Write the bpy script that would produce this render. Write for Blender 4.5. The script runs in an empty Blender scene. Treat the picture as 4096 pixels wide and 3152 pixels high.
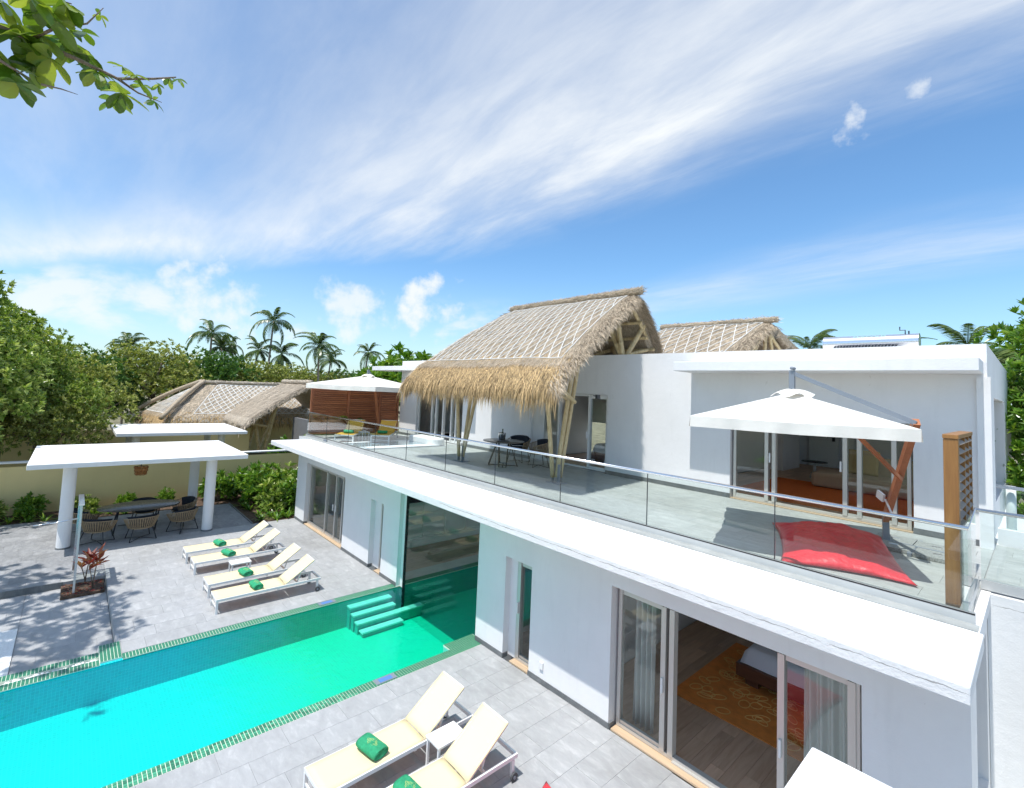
import bpy, bmesh, math, random
from mathutils import Vector, Matrix, noise
V = Vector
R = random.Random(11)
PI = math.pi
sc = bpy.context.scene
col = sc.collection

# ---------------------------------------------------------------- camera
cam_d = bpy.data.cameras.new('camera')
cam = bpy.data.objects.new('camera', cam_d); col.objects.link(cam)
cam_d.sensor_fit = 'HORIZONTAL'; cam_d.sensor_width = 36.0
cam_d.lens = 1897.67 / 4096 * 36.0
cam_d.shift_x = 142.0 / 4096; cam_d.shift_y = -137.5 / 4096
cam_d.clip_start = 0.05; cam_d.clip_end = 3000
yaw, pit, rol = -0.8714, 0.06368, 0.04696
fw = V((math.cos(pit)*math.sin(yaw), math.cos(pit)*math.cos(yaw), math.sin(pit)))
rt = V((math.cos(yaw), -math.sin(yaw), 0)); up = rt.cross(fw)
rt2 = rt*math.cos(rol) + up*math.sin(rol); up2 = up*math.cos(rol) - rt*math.sin(rol)
m = Matrix((rt2, up2, -fw)).transposed().to_4x4()
CAM = V((0.0, -6.403, 4.9))
m.translation = CAM
cam.matrix_world = m
sc.camera = cam

# ---------------------------------------------------------------- sun, sky, exposure
SUN_EL = math.radians(68.7)
sun_d = bpy.data.lights.new('sun', 'SUN'); sun_d.energy = 3.7; sun_d.angle = math.radians(0.53)
sun_d.color = (1.0, 0.965, 0.91)
sun = bpy.data.objects.new('sun', sun_d); col.objects.link(sun)
sun.rotation_euler = V((0, math.cos(SUN_EL), -math.sin(SUN_EL))).to_track_quat('-Z', 'Y').to_euler()
sun.location = (0, -20, 40)

world = bpy.data.worlds.new('World'); sc.world = world; world.use_nodes = True
def build_world():
    nt = world.node_tree; N = nt.nodes; L = nt.links; N.clear()
    out = N.new('ShaderNodeOutputWorld'); bg = N.new('ShaderNodeBackground')
    sky = N.new('ShaderNodeTexSky'); sky.sky_type = 'NISHITA'; sky.sun_disc = False
    sky.sun_elevation = SUN_EL; sky.sun_rotation = PI
    sky.air_density = 1.0; sky.dust_density = 0.7; sky.ozone_density = 2.2; sky.altitude = 0
    tc = N.new('ShaderNodeTexCoord'); sep = N.new('ShaderNodeSeparateXYZ'); L.new(tc.outputs['Generated'], sep.inputs[0])
    def mt(op, a, b=None, c=None, clamp=False):
        n = N.new('ShaderNodeMath'); n.operation = op; n.use_clamp = clamp
        for i, x in enumerate((a, b, c)):
            if x is None: continue
            if isinstance(x, (int, float)): n.inputs[i].default_value = x
            else: L.new(x, n.inputs[i])
        return n.outputs[0]
    def sm(x, lo, hi):
        n = N.new('ShaderNodeMapRange'); n.interpolation_type = 'SMOOTHSTEP'
        L.new(x, n.inputs[0]); n.inputs[1].default_value = lo; n.inputs[2].default_value = hi
        return n.outputs[0]
    zc = mt('MAXIMUM', sep.outputs[2], 0.0)
    zz = mt('ADD', zc, 0.15)
    X = mt('DIVIDE', sep.outputs[0], zz); Y = mt('DIVIDE', sep.outputs[1], zz)
    comb = N.new('ShaderNodeCombineXYZ'); L.new(X, comb.inputs[0]); L.new(Y, comb.inputs[1])
    def nz(vec, scale, detail=6, rough=0.55, sx=1, sy=1, rot=0.0, dist=0.0):
        mp = N.new('ShaderNodeMapping'); mp.inputs['Scale'].default_value = (sx, sy, 1); mp.inputs['Rotation'].default_value = (0, 0, rot)
        L.new(vec, mp.inputs[0]); t = N.new('ShaderNodeTexNoise'); L.new(mp.outputs[0], t.inputs['Vector'])
        t.inputs['Scale'].default_value = scale; t.inputs['Detail'].default_value = detail; t.inputs['Roughness'].default_value = rough
        t.inputs['Distortion'].default_value = dist
        return t.outputs[0]
    # high veil of cirrus: a long curved edge, dense just inside it, thinning beyond
    n1 = nz(comb.outputs[0], 0.9, 3, 0.45, 1.0, 1.6, -0.25, 0.2)
    n2 = nz(comb.outputs[0], 2.2, 10, 0.62, 0.62, 2.1, -0.32, 0.3)
    n3 = nz(comb.outputs[0], 0.75, 5, 0.5, 1.0, 1.4, 0.5)
    n7 = nz(comb.outputs[0], 6.0, 8, 0.62, 0.8, 1.5, -0.3)
    ax = mt('MULTIPLY', mt('POWER', mt('ABSOLUTE', X), 3.0), 0.053)
    edge = mt('SUBTRACT', 1.62, ax)
    s = mt('SUBTRACT', edge, Y)
    s = mt('ADD', s, mt('MULTIPLY', mt('SUBTRACT', n1, 0.5), 0.45))
    s = mt('ADD', s, mt('MULTIPLY', mt('SUBTRACT', n2, 0.5), 0.30))
    s = mt('ADD', s, mt('MULTIPLY', mt('SUBTRACT', n7, 0.5), 0.12))
    dens = sm(s, -0.10, 0.50)
    thin = mt('SUBTRACT', 1.0, mt('MULTIPLY', sm(s, 0.40, 1.20), 0.62))
    far = mt('SUBTRACT', 1.0, mt('MULTIPLY', sm(s, 1.6, 3.2), 0.4))
    tex = mt('ADD', 0.50, mt('MULTIPLY', sm(n2, 0.28, 0.74), 0.50))
    tex2 = mt('ADD', 0.62, mt('MULTIPLY', sm(n3, 0.3, 0.68), 0.38))
    c1 = mt('MULTIPLY', mt('MULTIPLY', mt('MULTIPLY', dens, thin), mt('MULTIPLY', mt('MULTIPLY', tex, tex2), far)), 1.12)
    # a long thin streak lower down
    s2 = mt('SUBTRACT', Y, mt('ADD', 2.40, mt('MULTIPLY', X, -0.10)))
    s2 = mt('ADD', s2, mt('MULTIPLY', mt('SUBTRACT', n1, 0.5), 0.5))
    c2 = mt('MULTIPLY', mt('SUBTRACT', 1.0, sm(mt('ABSOLUTE', s2), 0.0, 0.42)), mt('ADD', 0.12, mt('MULTIPLY', sm(n2, 0.3, 0.75), 0.34)))
    # fair weather cumulus low above the horizon
    cv = N.new('ShaderNodeMapping'); cv.inputs['Scale'].default_value = (1, 1, 2.2); L.new(tc.outputs['Generated'], cv.inputs[0])
    n4 = nz(cv.outputs[0], 5.5, 8, 0.55)
    n4.node.inputs['Distortion'].default_value = 0.25
    n5 = nz(cv.outputs[0], 2.0, 3, 0.5)
    el = sep.outputs[2]
    band = mt('MULTIPLY', sm(el, 0.03, 0.10), mt('SUBTRACT', 1.0, sm(el, 0.135, 0.20)))
    west = sm(mt('MULTIPLY', sep.outputs[0], -1.0), 0.45, 0.85)
    cu = mt('MULTIPLY', 0.8, mt('MULTIPLY', sm(mt('ADD', mt('MULTIPLY', n4, 0.75), mt('MULTIPLY', n5, 0.35)), 0.575, 0.70), mt('MULTIPLY', band, west)))
    hz = mt('MULTIPLY', mt('SUBTRACT', 1.0, sm(el, 0.0, 0.28)), 0.30)
    hz = mt('MULTIPLY', hz, mt('ADD', 0.65, mt('MULTIPLY', west, 0.35)))
    # two small puffs under the cirrus edge and one bright cumulus, as lumps of noise round a direction
    def puff(d, rad, gain):
        d = V(d).normalized()
        dp = N.new('ShaderNodeVectorMath'); dp.operation = 'DISTANCE'; L.new(tc.outputs['Generated'], dp.inputs[0]); dp.inputs[1].default_value = d
        a = mt('SUBTRACT', 1.0, mt('DIVIDE', dp.outputs['Value'], rad))
        a = mt('ADD', a, mt('MULTIPLY', mt('SUBTRACT', n6, 0.5), 3.6))
        return mt('MULTIPLY', sm(a, 0.05, 1.05), gain)
    n6 = nz(tc.outputs['Generated'], 17.0, 9, 0.56)
    puffs = mt('MAXIMUM', puff((-0.824, 0.545, 0.165), 0.075, 0.95), puff((-0.178, 0.877, 0.443), 0.036, 0.85))
    puffs = mt('MAXIMUM', puffs, puff((-0.103, 0.886, 0.452), 0.028, 0.7))
    puffs = mt('MAXIMUM', puffs, puff((-0.895, 0.418, 0.15), 0.075, 0.8))
    puffs = mt('MAXIMUM', puffs, puff((-0.972, 0.180, 0.15), 0.09, 0.8))
    tot = mt('MAXIMUM', mt('MAXIMUM', c1, c2), mt('MAXIMUM', cu, puffs))
    tot = mt('SUBTRACT', 1.0, mt('MULTIPLY', mt('SUBTRACT', 1.0, tot), mt('SUBTRACT', 1.0, hz)), None, True)
    mx = N.new('ShaderNodeMix'); mx.data_type = 'RGBA'
    L.new(tot, mx.inputs['Factor']); 
    tint = N.new('ShaderNodeMix'); tint.data_type = 'RGBA'; tint.blend_type = 'MULTIPLY'; tint.inputs['Factor'].default_value = 1.0
    L.new(sky.outputs[0], tint.inputs['A']); tint.inputs['B'].default_value = SKY_TINT
    L.new(tint.outputs['Result'], mx.inputs['A']); mx.inputs['B'].default_value = CLOUD
    L.new(mx.outputs['Result'], bg.inputs['Color']); bg.inputs['Strength'].default_value = SKY_STRENGTH
    L.new(bg.outputs[0], out.inputs[0])
SKY_STRENGTH = 0.15
SKY_TINT = (0.64, 0.87, 0.99, 1)
CLOUD = (4.65, 4.85, 5.0, 1)
build_world()

sc.view_settings.view_transform = 'Standard'; sc.view_settings.look = 'None'
sc.view_settings.exposure = 0.46; sc.view_settings.gamma = 1.0; sc.view_settings.use_curve_mapping = False
sc.render.engine = 'CYCLES'
cy = sc.cycles
cy.use_denoising = True
try: cy.denoiser = 'OPENIMAGEDENOISE'
except Exception: pass
cy.max_bounces = 8; cy.diffuse_bounces = 4; cy.glossy_bounces = 4; cy.transmission_bounces = 4; cy.transparent_max_bounces = 14
cy.caustics_reflective = False; cy.caustics_refractive = False
cy.sample_clamp_indirect = 6.0
cy.use_adaptive_sampling = True; cy.adaptive_threshold = 0.02

# ---------------------------------------------------------------- helpers
OFF = {}
class MB:
    def __init__(s): s.v = []; s.f = []; s.mi = []
    def add(s, vs, fs):
        b = len(s.v); s.v += [tuple(x) for x in vs]; s.f += [tuple(i+b for i in f) for f in fs]; return s
    def box(s, x0, x1, y0, y1, z0, z1):
        x0, x1 = min(x0, x1), max(x0, x1); y0, y1 = min(y0, y1), max(y0, y1); z0, z1 = min(z0, z1), max(z0, z1)
        return s.add([(x0,y0,z0),(x1,y0,z0),(x1,y1,z0),(x0,y1,z0),(x0,y0,z1),(x1,y0,z1),(x1,y1,z1),(x0,y1,z1)],
                     [(0,3,2,1),(4,5,6,7),(0,1,5,4),(1,2,6,5),(2,3,7,6),(3,0,4,7)])
    def beam(s, p0, p1, w, h, upv=(0,0,1)):
        p0 = V(p0); p1 = V(p1); d = (p1-p0).normalized(); u = V(upv)
        a = d.cross(u)
        if a.length < 1e-4: a = d.cross(V((1,0,0)))
        a.normalize(); b = a.cross(d).normalized(); a *= w/2; b *= h/2
        return s.add([p0-a-b,p0+a-b,p0+a+b,p0-a+b,p1-a-b,p1+a-b,p1+a+b,p1-a+b],
                     [(0,1,2,3),(7,6,5,4),(0,4,5,1),(1,5,6,2),(2,6,7,3),(3,7,4,0)])
    def tube(s, pts, r, n=8, cap=True):
        pts = [V(p) for p in pts]; k = len(pts)
        rs = r if isinstance(r, (list, tuple)) else [r]*k
        vs = []; a = None
        for i, p in enumerate(pts):
            d = (pts[min(i+1,k-1)]-pts[max(i-1,0)]).normalized()
            if a is None:
                a = d.cross(V((0,0,1)))
                if a.length < 0.05: a = d.cross(V((1,0,0)))
            else: a = a - d*a.dot(d)
            a.normalize(); b = d.cross(a)
            for j in range(n):
                t = 2*PI*j/n; vs.append(p + (a*math.cos(t)+b*math.sin(t))*rs[i])
        fs = [(i*n+j, i*n+(j+1)%n, (i+1)*n+(j+1)%n, (i+1)*n+j) for i in range(k-1) for j in range(n)]
        if cap: fs += [tuple(range(n-1,-1,-1)), tuple((k-1)*n+j for j in range(n))]
        return s.add(vs, fs)
    def lathe(s, prof, c=(0,0,0), n=20, sx=1, sy=1):
        vs = [(c[0]+r*sx*math.cos(2*PI*j/n), c[1]+r*sy*math.sin(2*PI*j/n), c[2]+z) for r, z in prof for j in range(n)]
        k = len(prof)
        fs = [(i*n+j, i*n+(j+1)%n, (i+1)*n+(j+1)%n, (i+1)*n+j) for i in range(k-1) for j in range(n)]
        fs += [tuple(range(n-1,-1,-1)), tuple((k-1)*n+j for j in range(n))]
        return s.add(vs, fs)
    def grid(s, fn, nu, nv, closed=False):
        vs = [fn(i/nu, j/nv) for i in range(nu+1) for j in range(nv+1)]
        return s.add(vs, [(i*(nv+1)+j, (i+1)*(nv+1)+j, (i+1)*(nv+1)+j+1, i*(nv+1)+j+1) for i in range(nu) for j in range(nv)])
    def prism(s, poly, z0, z1):
        n = len(poly)
        vs = [(x,y,z0) for x,y in poly]+[(x,y,z1) for x,y in poly]
        return s.add(vs, [tuple(range(n-1,-1,-1)), tuple(range(n,2*n))]+[(i,(i+1)%n,n+(i+1)%n,n+i) for i in range(n)])
    def solid(s, fn, nu, nv, th):
        # a sheet with thickness th below fn along its normal
        e = 1e-3
        def low(u, v):
            p = V(fn(u, v)); a = V(fn(min(u+e,1), v))-V(fn(max(u-e,0), v)); b = V(fn(u, min(v+e,1)))-V(fn(u, max(v-e,0)))
            return p - a.cross(b).normalized()*th
        b0 = len(s.v); s.grid(fn, nu, nv); b1 = len(s.v)
        g = MB(); g.grid(low, nu, nv); s.add(g.v, [f[::-1] for f in g.f])
        W = nv+1
        ring = [i*W for i in range(nu+1)] + [nu*W+j for j in range(1, nv+1)] + [i*W+nv for i in range(nu-1,-1,-1)] + [j for j in range(nv-1,0,-1)]
        for i in range(len(ring)):
            a, b = ring[i], ring[(i+1) % len(ring)]
            s.f.append((b0+b, b0+a, b1+a, b1+b))
        return s
    def mesh(s, name, off=(0,0,0), smooth=False):
        me = bpy.data.meshes.new(name)
        o = off
        me.from_pydata([(x-o[0], y-o[1], z-o[2]) for x, y, z in s.v], [], s.f)
        if smooth: me.polygons.foreach_set('use_smooth', [True]*len(me.polygons))
        me.update(); return me
    def build(s, name, mat, parent=None, smooth=False, bevel=0, local=False, auto=None):
        off = (0,0,0) if (local or parent is None) else OFF.get(parent.name, (0,0,0))
        me = s.mesh(name, off, smooth or auto is not None)
        o = bpy.data.objects.new(name, me); col.objects.link(o)
        mats = mat if isinstance(mat, (list, tuple)) else [mat]
        for mm in mats: me.materials.append(mm)
        if parent is not None: o.parent = parent; OFF[o.name] = OFF.get(parent.name, (0,0,0))
        if bevel:
            b = o.modifiers.new('edge', 'BEVEL'); b.width = bevel; b.segments = 2; b.limit_method = 'ANGLE'; b.angle_limit = math.radians(50)
        if auto is not None:
            try:
                for p in me.polygons: p.use_smooth = True
                me.set_sharp_from_angle(angle=math.radians(auto))
            except Exception: pass
        return o
def tag(o, label=None, cat=None, group=None, kind=None):
    if label: o['label'] = label
    if cat: o['category'] = cat
    if group: o['group'] = group
    if kind: o['kind'] = kind
    return o
def thing(name, label, cat, loc=(0,0,0), rz=0.0, group=None):
    o = bpy.data.objects.new(name, None); col.objects.link(o); o.empty_display_size = 0.2
    o.location = loc; o.rotation_euler = (0,0,rz); OFF[o.name] = tuple(loc)
    return tag(o, label, cat, group)
def struct(name, mb, mat, **k):
    o = mb.build(name, mat, **k); o['kind'] = 'structure'; return o
def copy_tree(o, parent=None):
    c = o.copy(); col.objects.link(c); c.parent = parent
    for ch in list(o.children): copy_tree(ch, c)
    return c
def place(o, loc, rz=0.0, label=None, group=None, scale=None):
    o.location = loc; o.rotation_euler = (0,0,rz)
    if label: o['label'] = label
    if group: o['group'] = group
    if scale: o.scale = (scale,)*3 if isinstance(scale, (int,float)) else scale
    return o

# ---------------------------------------------------------------- materials
def newmat(name):
    m = bpy.data.materials.new(name); m.use_nodes = True
    nt = m.node_tree; nt.nodes.clear(); return m, nt.nodes, nt.links
def nd(N, t, **k):
    n = N.new(t)
    for a, b in k.items(): setattr(n, a, b)
    return n
def lnk(L, a, b): L.new(a, b)
def mathn(N, L, op, a, b=None, clamp=False):
    n = N.new('ShaderNodeMath'); n.operation = op; n.use_clamp = clamp
    for i, x in enumerate((a, b)):
        if x is None: continue
        if isinstance(x, (int, float)): n.inputs[i].default_value = x
        else: L.new(x, n.inputs[i])
    return n.outputs[0]
def noise_n(N, L, vec, scale, detail=5, rough=0.55, mapscale=None, rot=None, dist=0):
    if mapscale or rot:
        mp = N.new('ShaderNodeMapping'); L.new(vec, mp.inputs[0])
        if mapscale: mp.inputs['Scale'].default_value = mapscale
        if rot: mp.inputs['Rotation'].default_value = rot
        vec = mp.outputs[0]
    t = N.new('ShaderNodeTexNoise'); L.new(vec, t.inputs['Vector']); t.inputs['Scale'].default_value = scale
    t.inputs['Detail'].default_value = detail; t.inputs['Roughness'].default_value = rough; t.inputs['Distortion'].default_value = dist
    return t.outputs[0]
def ramp(N, L, fac, stops):
    r = N.new('ShaderNodeValToRGB'); L.new(fac, r.inputs[0]); e = r.color_ramp.elements
    while len(e) < len(stops): e.new(0.5)
    for i, (p, c) in enumerate(stops): e[i].position = p; e[i].color = (*c[:3], 1)
    return r.outputs[0]
def mixc(N, L, fac, a, b, mode='MIX'):
    n = N.new('ShaderNodeMix'); n.data_type = 'RGBA'; n.blend_type = mode
    for sck, x in (('Factor', fac), ('A', a), ('B', b)):
        if isinstance(x, (int, float)): n.inputs[sck].default_value = x
        elif isinstance(x, (tuple, list)): n.inputs[sck].default_value = (*x[:3], 1)
        else: L.new(x, n.inputs[sck])
    return n.outputs['Result']
def M(name, c, rough=0.6, var=0.0, vs=4.0, c2=None, bump=0.0, bs=60.0, metal=0.0, rnd=0.0, island=0.0, spec=0.4, stretch=None, rot=None, sheen=0, trans=0.0, local=False, detail=5):
    m, N, L = newmat(name)
    out = N.new('ShaderNodeOutputMaterial'); p = N.new('ShaderNodeBsdfPrincipled')
    p.inputs['Roughness'].default_value = rough; p.inputs['Metallic'].default_value = metal
    p.inputs['Specular IOR Level'].default_value = spec
    if local: vec = N.new('ShaderNodeTexCoord').outputs['Object']
    else: vec = N.new('ShaderNodeNewGeometry').outputs['Position']
    cc = c
    if var or c2:
        f = noise_n(N, L, vec, vs, detail, 0.6, stretch, rot)
        a = tuple(x*(1-var) for x in c); b = c2 if c2 else tuple(min(1,x*(1+var)) for x in c)
        cc = ramp(N, L, f, [(0.32, a), (0.68, b)])
    if rnd or island:
        src = N.new('ShaderNodeObjectInfo').outputs['Random'] if rnd else N.new('ShaderNodeNewGeometry').outputs['Random Per Island']
        k = rnd or island
        mr = N.new('ShaderNodeMapRange'); L.new(src, mr.inputs[0]); mr.inputs[3].default_value = 1-k; mr.inputs[4].default_value = 1+k
        cb = N.new('ShaderNodeCombineColor'); 
        for i in range(3): L.new(mr.outputs[0], cb.inputs[i])
        cc = mixc(N, L, 1.0, cc, cb.outputs[0], 'MULTIPLY')
    if isinstance(cc, tuple): p.inputs['Base Color'].default_value = (*cc[:3], 1)
    else: L.new(cc, p.inputs['Base Color'])
    if bump:
        bn = N.new('ShaderNodeBump'); bn.inputs['Strength'].default_value = bump; bn.inputs['Distance'].default_value = 0.02
        L.new(noise_n(N, L, vec, bs, 4, 0.6, stretch, rot), bn.inputs['Height']); L.new(bn.outputs[0], p.inputs['Normal'])
    sh = p.outputs[0]
    if trans:
        t = N.new('ShaderNodeBsdfTranslucent'); mx = N.new('ShaderNodeMixShader'); mx.inputs[0].default_value = trans
        if isinstance(cc, tuple): t.inputs[0].default_value = (*cc[:3], 1)
        else: L.new(cc, t.inputs[0])
        L.new(sh, mx.inputs[1]); L.new(t.outputs[0], mx.inputs[2]); sh = mx.outputs[0]
    L.new(sh, out.inputs[0]); return m
def glass(name, tint, f0=0.05, rough=0.0, gloss=(1,1,1), bump=0.0):
    m, N, L = newmat(name)
    out = N.new('ShaderNodeOutputMaterial'); tr = N.new('ShaderNodeBsdfTransparent'); tr.inputs[0].default_value = (*tint, 1)
    gl = N.new('ShaderNodeBsdfGlossy'); gl.inputs['Roughness'].default_value = rough; gl.inputs[0].default_value = (*gloss, 1)
    lw = N.new('ShaderNodeLayerWeight'); lw.inputs[0].default_value = 0.5
    if bump:
        b = N.new('ShaderNodeBump'); b.inputs['Strength'].default_value = bump; b.inputs['Distance'].default_value = 0.05
        pos = N.new('ShaderNodeNewGeometry').outputs['Position']
        h = noise_n(N, L, pos, 3.4, 4, 0.55, None, None, 0.8)
        L.new(h, b.inputs['Height']); L.new(b.outputs[0], gl.inputs['Normal']); L.new(b.outputs[0], lw.inputs['Normal'])
    pw = mathn(N, L, 'POWER', lw.outputs['Facing'], 5.0)
    f = mathn(N, L, 'ADD', mathn(N, L, 'MULTIPLY', pw, 1-f0), f0, True)
    mx = N.new('ShaderNodeMixShader'); L.new(f, mx.inputs[0]); L.new(tr.outputs[0], mx.inputs[1]); L.new(gl.outputs[0], mx.inputs[2])
    L.new(mx.outputs[0], out.inputs[0]); return m
def leafmat(name, c1, c2, c3, trans=0.30, rough=0.28):
    m, N, L = newmat(name)
    out = N.new('ShaderNodeOutputMaterial'); p = N.new('ShaderNodeBsdfPrincipled'); p.inputs['Roughness'].default_value = rough
    p.inputs['Specular IOR Level'].default_value = 0.5
    g = N.new('ShaderNodeNewGeometry')
    f = mathn(N, L, 'ADD', mathn(N, L, 'MULTIPLY', g.outputs['Random Per Island'], 0.6), mathn(N, L, 'MULTIPLY', noise_n(N, L, g.outputs['Position'], 0.9, 3), 0.45))
    cc = ramp(N, L, f, [(0.12, c1), (0.5, c2), (0.9, c3)])
    L.new(cc, p.inputs['Base Color'])
    t = N.new('ShaderNodeBsdfTranslucent'); tc = mixc(N, L, 1.0, cc, (1.25, 1.3, 0.55), 'MULTIPLY'); L.new(tc, t.inputs[0])
    mx = N.new('ShaderNodeMixShader'); mx.inputs[0].default_value = trans; L.new(p.outputs[0], mx.inputs[1]); L.new(t.outputs[0], mx.inputs[2])
    L.new(mx.outputs[0], out.inputs[0]); return m
def plaster(name, c=(0.80,0.80,0.80), bump=0.25, crack=None):
    m, N, L = newmat(name)
    out = N.new('ShaderNodeOutputMaterial'); p = N.new('ShaderNodeBsdfPrincipled'); p.inputs['Roughness'].default_value = 0.85; p.inputs['Specular IOR Level'].default_value = 0.25
    pos = N.new('ShaderNodeNewGeometry').outputs['Position']
    f = noise_n(N, L, pos, 1.3, 6, 0.6)
    cc = ramp(N, L, f, [(0.3, tuple(x*0.94 for x in c)), (0.7, c)])
    f2 = noise_n(N, L, pos, 14, 4, 0.6, (1,1,0.25))
    cc = mixc(N, L, mathn(N, L, 'MULTIPLY', mathn(N, L, 'GREATER_THAN', f2, 0.715), 0.22), cc, (0.45,0.44,0.40))
    f4 = noise_n(N, L, pos, 5.5, 6, 0.65, (1,1,0.16))
    st = N.new('ShaderNodeMapRange'); L.new(f4, st.inputs[0]); st.inputs[1].default_value = 0.54; st.inputs[2].default_value = 0.78
    cc = mixc(N, L, mathn(N, L, 'MULTIPLY', st.outputs[0], 0.15), cc, tuple(x*0.62 for x in c))
    h = noise_n(N, L, pos, 45, 4, 0.6)
    h2 = noise_n(N, L, pos, 9, 3, 0.5)
    hh = mathn(N, L, 'ADD', mathn(N, L, 'MULTIPLY', h, 0.5), h2)
    if crack:
        z0, amp, x1 = crack
        s = N.new('ShaderNodeSeparateXYZ'); L.new(pos, s.inputs[0])
        cx = N.new('ShaderNodeCombineXYZ'); L.new(s.outputs[0], cx.inputs[0])
        w = noise_n(N, L, cx.outputs[0], 2.2, 9, 0.68)
        zz = mathn(N, L, 'ADD', mathn(N, L, 'MULTIPLY', mathn(N, L, 'SUBTRACT', w, 0.5), amp), z0)
        d = mathn(N, L, 'ABSOLUTE', mathn(N, L, 'SUBTRACT', s.outputs[2], zz))
        wid = mathn(N, L, 'MULTIPLY', mathn(N, L, 'SUBTRACT', noise_n(N, L, cx.outputs[0], 4.0, 3), 0.36), 0.022)
        k = mathn(N, L, 'LESS_THAN', d, wid)
        k = mathn(N, L, 'MULTIPLY', k, mathn(N, L, 'GREATER_THAN', s.outputs[0], x1))
        cc = mixc(N, L, mathn(N, L, 'MULTIPLY', k, 0.75), cc, (0.22,0.21,0.2))
        hh = mathn(N, L, 'SUBTRACT', hh, k)
    L.new(cc, p.inputs['Base Color'])
    b = N.new('ShaderNodeBump'); b.inputs['Strength'].default_value = bump; b.inputs['Distance'].default_value = 0.012; L.new(hh, b.inputs['Height']); L.new(b.outputs[0], p.inputs['Normal'])
    L.new(p.outputs[0], out.inputs[0]); return m
def slate(name, dark, light, vein, rnd=0.10, rough=0.55):
    m, N, L = newmat(name)
    out = N.new('ShaderNodeOutputMaterial'); p = N.new('ShaderNodeBsdfPrincipled'); p.inputs['Roughness'].default_value = rough; p.inputs['Specular IOR Level'].default_value = 0.35
    pos = N.new('ShaderNodeNewGeometry').outputs['Position']; oi = N.new('ShaderNodeObjectInfo').outputs['Random']
    cb = N.new('ShaderNodeCombineXYZ'); L.new(mathn(N, L, 'MULTIPLY', oi, 37.0), cb.inputs[2]); 
    va = N.new('ShaderNodeVectorMath'); va.operation = 'ADD'; L.new(pos, va.inputs[0]); L.new(cb.outputs[0], va.inputs[1])
    f = noise_n(N, L, va.outputs[0], 3.4, 9, 0.70, (1.0,2.2,1.0), (0,0,0.9), 0.5)
    cc = ramp(N, L, f, [(0.25, dark), (0.55, light), (0.80, vein)])
    f3 = noise_n(N, L, va.outputs[0], 11.0, 8, 0.72, (1.0,3.4,1.0), (0,0,0.9), 0.6)
    cc = mixc(N, L, mathn(N, L, 'MULTIPLY', mathn(N, L, 'GREATER_THAN', f3, 0.66), 0.35), cc, vein)
    lf = noise_n(N, L, pos, 0.55, 6, 0.62, None, None, 0.4); wr = ramp(N, L, lf, [(0.30, (0.84,0.835,0.82)), (0.52, (1,1,1)), (0.72, (1.0,1.0,1.0))]); cc = mixc(N, L, 1.0, cc, wr, 'MULTIPLY')
    sp = noise_n(N, L, pos, 3.0, 5, 0.75); cc = mixc(N, L, mathn(N, L, 'MULTIPLY', mathn(N, L, 'GREATER_THAN', sp, 0.70), 0.16), cc, (0.16,0.14,0.11))
    mr = N.new('ShaderNodeMapRange'); L.new(oi, mr.inputs[0]); mr.inputs[3].default_value = 1-rnd; mr.inputs[4].default_value = 1+rnd
    c3 = N.new('ShaderNodeCombineColor')
    for i in range(3): L.new(mr.outputs[0], c3.inputs[i])
    cc = mixc(N, L, 1.0, cc, c3.outputs[0], 'MULTIPLY')
    L.new(cc, p.inputs['Base Color'])
    b = N.new('ShaderNodeBump'); b.inputs['Strength'].default_value = 0.12; b.inputs['Distance'].default_value = 0.01; L.new(f3, b.inputs['Height']); L.new(b.outputs[0], p.inputs['Normal'])
    L.new(p.outputs[0], out.inputs[0]); return m
def mosaic(name, axis, c1=(0.02,0.26,0.19), c2=(0.10,0.55,0.42), grout=(0.45,0.72,0.58), size=0.05, sky_blend=None):
    m, N, L = newmat(name)
    out = N.new('ShaderNodeOutputMaterial'); p = N.new('ShaderNodeBsdfPrincipled'); p.inputs['Roughness'].default_value = 0.3
    pos = N.new('ShaderNodeNewGeometry').outputs['Position']; s = N.new('ShaderNodeSeparateXYZ'); L.new(pos, s.inputs[0])
    c = N.new('ShaderNodeCombineXYZ'); a, b = axis
    L.new(s.outputs[a], c.inputs[0]); L.new(s.outputs[b], c.inputs[1])
    br = N.new('ShaderNodeTexBrick'); L.new(c.outputs[0], br.inputs[0]); br.offset = 0.0; br.squash = 1.0
    br.inputs['Color1'].default_value = (*c1, 1); br.inputs['Color2'].default_value = (*c2, 1); br.inputs['Mortar'].default_value = (*grout, 1)
    br.inputs['Scale'].default_value = 1.0; br.inputs['Mortar Size'].default_value = size*0.06; br.inputs['Brick Width'].default_value = size; br.inputs['Row Height'].default_value = size
    br.inputs['Bias'].default_value = 0.2
    cc = br.outputs[0]
    if sky_blend:      # reflected sky blue painted into the tile colour, turning green along the basin
        y0, y1, tint = sky_blend
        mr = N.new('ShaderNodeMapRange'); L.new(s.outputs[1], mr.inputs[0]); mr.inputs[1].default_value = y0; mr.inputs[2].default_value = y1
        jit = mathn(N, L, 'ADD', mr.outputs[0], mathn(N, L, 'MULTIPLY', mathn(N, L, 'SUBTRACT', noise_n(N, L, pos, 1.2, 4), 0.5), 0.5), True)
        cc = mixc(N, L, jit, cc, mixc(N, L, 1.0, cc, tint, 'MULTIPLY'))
    L.new(cc, p.inputs['Base Color'])
    L.new(p.outputs[0], out.inputs[0]); return m
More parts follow.
